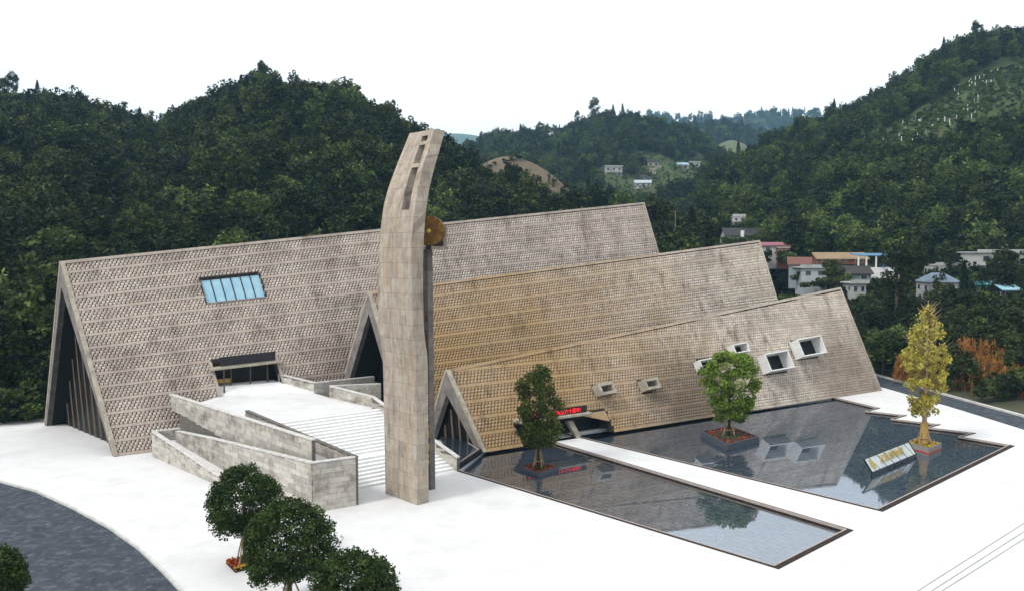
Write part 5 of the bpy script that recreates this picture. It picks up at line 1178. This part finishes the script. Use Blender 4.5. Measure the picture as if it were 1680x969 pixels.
# ------------------------------------------------------------------ single trees
crowns = [(trunk_mesh('trunk', 7.0, .2, 2.4, 61, 8), leaf_mesh('crown', *(lambda r: (r[0], .21, M['leaf_forest'], .65, .4, 61, r[1]))(clumpy(3000, ellipsoid(2.7, 2.7, 3.6, 5.6, .4), 62, .75, 61)))),
          (trunk_mesh('trunk', 6.2, .2, 2.6, 62, 8), leaf_mesh('crown', *(lambda r: (r[0], .21, M['leaf_forest'], .65, .4, 62, r[1]))(clumpy(3000, ellipsoid(3.1, 3.1, 3.0, 5.0, .4), 62, .8, 62)))),
          (trunk_mesh('trunk', 8.6, .2, 1.8, 63, 9), leaf_mesh('crown', *(lambda r: (r[0], .2, M['leaf_forest'], .65, .4, 63, r[1]))(clumpy(2800, ellipsoid(2.1, 2.1, 4.4, 6.2, .4), 60, .7, 63)))),
          (trunk_mesh('trunk', 5.0, .16, 2.0, 64, 7), leaf_mesh('crown', *(lambda r: (r[0], .19, M['leaf_light'], .65, .4, 64, r[1]))(clumpy(2600, ellipsoid(2.4, 2.4, 2.6, 4.0, .4), 56, .65, 64)))),
          (trunk_mesh('trunk', 10.5, .2, .8, 65, 6), conifer(2400, 2.2, 11, 65, M['leaf_conifer'], .26))]
def put_tree(k, p, label, group, s=1.0, cat='tree', name='tree'):
    t = thing(name, label, cat, tuple(p), group); t.scale = (s * random.uniform(.9, 1.1),) * 2 + (s * random.uniform(.9, 1.1),); t.rotation_euler.z = random.uniform(0, 6.28)
    obj('trunk', crowns[k][0], t); obj('crown', crowns[k][1], t); return t
belt = 'dark leafy tree in the belt between the halls and the lower village'
rd = random.Random(3); nt_ = 0
for i in range(240):
    u = rd.uniform(1075, 1700); y = rd.uniform(122, 186); p = D(u, 450, y); z = shelf_z(p.x, p.y)
    e = Vector((p.x, p.y, 0)) - HA.F1; nn = Vector((-AX.y, AX.x, 0))
    if footprint_free(Vector((p.x, p.y, 0))) is False: continue
    vb = proj((p.x, p.y, z))[1]
    q = Vector((p.x, p.y, 0)) - G(1445, 633)
    a, c = G(1432, 613), G(1760, 705); d_ = (c - a).normalized(); n_ = Vector((-d_.y, d_.x, 0)); n_ = n_ if n_.y > 0 else -n_
    if (Vector((p.x, p.y, 0)) - a).dot(n_) < (14 if 1470 < u < 1690 else 6): continue
    k = rd.choice((0, 0, 1, 1, 2, 2, 3)); s = rd.uniform(.55, 1.0); topv = proj((p.x, p.y, z + 9 * s))[1]
    lim = 400 if u < 1290 else (452 if u < 1440 else (470 if u < 1500 else (490 if u < 1600 else 500)))
    if not clear_of_houses((p.x, p.y, z), 9 * s): s *= .55
    if not clear_of_houses((p.x, p.y, z), 9 * s): continue
    if topv < lim: s *= max(.35, (proj((p.x, p.y, z))[1] - lim) / max(1, proj((p.x, p.y, z))[1] - topv))
    if s < .36: continue
    if k == 3: put_tree(3, (p.x, p.y, z - .2), 'fresh green bushy tree among the dark trees by the lower village', 'light trees near the lower village', s)
    else: put_tree(k, (p.x, p.y, z - .2), belt, 'trees between halls and lower village', s)
    nt_ += 1
    if nt_ > 120: break
for (u, v, dst, k, s, lab) in ((1470, 520, 150, 2, 1.5, 'tallest dark tree rising before the blue roof canopy'), (1580, 515, 150, 4, .85, 'dark pointed tree in front of the long white block'), (1365, 470, 165, 1, .75, 'round dark tree in front of the brick house'), (1645, 470, 160, 1, .9, 'dark tree covering the corner of the three-storey house'), (1448, 610, 128, 3, 1.0, 'fresh green bush tree at the far corner of the lowest hall'),
                              (1500, 470, 160, 0, 1.0, 'dark rounded tree right of the blue roof canopy'), (965, 345, 255, 4, 1.0, 'dark pointed fir rising above the tallest hall ridge')):
    put_tree(k, D(u, v, dst), lab, None, s)
for (u, v, dst, k, s, lab) in ((8, 160, 322, 0, 1.0, 'slim tree at the very end of the left skyline'), (22, 163, 322, 2, 1.0, 'tall dark tree on the left skyline beside the bare patch'), (62, 168, 318, 4, .8, 'lone pine with bare stem on the left skyline'), (430, 142, 298, 2, .85, 'tallest tree crowning the wooded hill'), (400, 160, 300, 0, .8, 'rounded tree left of the hill crown'), (655, 218, 284, 4, .5, 'small fir on the falling ridge left of the tower'),
                              (975, 203, 685, 2, 2.0, 'rounded tree topping the middle hill'), (947, 208, 685, 2, 1.2, 'slim tall tree on the middle hill'), (1368, 198, 428, 4, 1.1, 'pointed fir on the shoulder of the right hill'), (1548, 84, 428, 4, .7, 'dark pine on the upper skyline of the right hill'), (1600, 62, 428, 2, .9, 'leafy tree on the summit of the right hill'), (1650, 62, 428, 4, .6, 'spruce near the summit of the right hill')):
    put_tree(k, D(u, v, dst), lab, None, s)
# rusty bushes and hedge behind the straight road
def bush(name, label, u, v, dist, w, h_, m, n, seed, group=None, upr=False):
    p = D(u, v, dist)
    for _ in range(12): p = G(u, v, shelf_z(p.x, p.y) - .1)
    rg = np.random.default_rng(seed)
    if upr:
        k = n; st_ = rg.integers(0, 60, k); bx_ = rg.normal(size=(60, 2)) * w * .28; lx = rg.normal(size=(60, 2)) * .12; hs_ = h_ * (.55 + .45 * rg.random(60)); f = rg.random(k)
        pts = np.stack([bx_[st_, 0] + lx[st_, 0] * f * h_ + rg.normal(size=k) * .16, bx_[st_, 1] + lx[st_, 1] * f * h_ + rg.normal(size=k) * .16, f * hs_[st_]], 1); tn = rg.random(60)[st_] * .6 + rg.random(k) * .4
    else: pts, tn = clumpy(n, ellipsoid(w / 2, w / 2, h_ / 2, h_ / 2, .3), 40, w * .13, seed)
    b = MB(); 
    for k in range(9): a = k * .7; b.tube([(0, 0, -.4), (math.cos(a) * w * .15, math.sin(a) * w * .15, h_ * .45), (math.cos(a) * w * .28, math.sin(a) * w * .28, h_ * .85)], [.06, .04, .015], 4)
    return plant(name, label, 'bush', tuple(p), [('stems', mesh('stems', b.v, b.f, M['bark'])), ('foliage', leaf_mesh('foliage', pts, .24 if upr else .17, m, .2 if upr else .5, -.6 if upr else .3, seed, tn, 1.0 if upr else 0.0))], group)
bush('rusty_bush', 'large rusty orange upright bush right of the ginkgo', 1590, 648, 118, 4.6, 8.6, M['leaf_orange'], 11000, 71, None, True)
bush('rusty_bush', 'tall rust-brown bush beside the large orange one', 1620, 655, 116, 3.4, 6.4, M['leaf_orange'], 6000, 72, None, True)
bush('rusty_bush', 'small rusty orange bush left of the ginkgo', 1494, 623, 122, 3.0, 4.2, M['leaf_orange'], 5000, 73, None, True)
bush('rusty_bush', 'brown dry bush at the end of the straight road', 1662, 664, 116, 3.4, 5.5, M['leaf_orange'], 3200, 74, None, True)
for k, (u, v, d_, w, h_, mm_) in enumerate(((1452, 602, 126, 4.5, 6.2, 'leaf_light'), (1530, 622, 124, 5, 4.5, 'leaf_forest'), (1645, 642, 121, 5, 5.5, 'leaf_forest'), (1680, 650, 118, 4.5, 6, 'leaf_forest'), (1560, 622, 125, 5, 5.5, 'leaf_forest'), (1420, 596, 132, 4, 4, 'leaf_forest'), (1605, 628, 126, 5, 6.5, 'leaf_forest'), (1640, 625, 128, 5, 7, 'leaf_light'))):
    bush('shrub', 'bright green shrub behind the straight road' if mm_ == 'leaf_light' else 'dark green shrub behind the straight road', u, v, d_, w, h_, M[mm_], 2200, 80 + k, 'bright shrubs behind the road' if mm_ == 'leaf_light' else 'dark shrubs behind the road')
# undergrowth on the shelf
ug = []
rg = np.random.default_rng(91)
for _ in range(9500):
    x, y = 30 + 150 * rg.random(), 105 + 105 * rg.random()
    if inside((x, y), PL): continue
    z = shelf_z(x, y)
    uu_, vv2 = proj((x, y, z))
    if vv2 > 600 and 1470 < uu_ < 1632 and y < 126 and rg.random() < .7: continue
    if z > -.597 and clear_of_houses((x, y, z), 3.5): ug.append((x, y, z - .1))
woodland(np.array(ug), [.5, .5, .3, .2, 0, 0, 2, 4], .35, .95, 'undergrowth between the road and the lower village', 59)
ug = []
for (x, y, z, w, dist) in HOUSE_AT:
    if dist > 300: continue
    n = int(w * (1.6 if dist < 300 else .5))
    for _ in range(n):
        xx, yy = x + (rg.random() - .5) * w * 1.5, y - 1.2 - rg.random() * 3.5; zz_ = shelf_z(xx, yy) if dist < 300 else z - 1
        ug.append((xx, yy, min(z - .8, max(zz_, z - 3))))
woodland(np.array(ug), [0, 0, 0, .4, 0, 0, 2.5, 4], .5, 1.0, 'garden shrubs crowding round the village houses', 60)
# utility poles with a wire
for (u, v, y, hh, lab) in ((800, 290, 330, 16, 'wooden utility pole on the ridge left of the earth spur'), (1108, 365, 190, 5, 'pale concrete pole at the end of the tallest hall')):
    p = D(u, v, y); t = thing('utility_pole', lab, 'pole', tuple(p)); b = MB(); b.tube([p - Vector((0, 0, 4)), p + Vector((0, 0, hh * .55))], [.2, .13] if u == 800 else [.11, .08], 7); b.build('post', M['bark'] if u == 800 else M['frame'], t)
    b = MB(); b.box(p + Vector((0, 0, hh * .5)), 2.2, .15, .15); b.build('cross_arm', M['bark'], t)

# ------------------------------------------------------------------ haze
hz = MB(); hz.prism([(-6100, -400), (6100, -400), (6100, 6500), (-6100, 6500)], -1.9, 640)
hm_ = bpy.data.materials.new('thin_haze'); hm_.use_nodes = True; N = hm_.node_tree.nodes; N.remove(N['Principled BSDF']); pv = N.new('ShaderNodeVolumePrincipled'); pv.inputs['Color'].default_value = (.40, .73, 1, 1); pv.inputs['Density'].default_value = .00014; pv.inputs['Anisotropy'].default_value = .2
hm_.node_tree.links.new(pv.outputs[0], N['Material Output'].inputs['Volume'])
haze = tag(hz.build('haze', hm_), 'thin bluish haze filling the valley', 'haze', None, 'stuff')
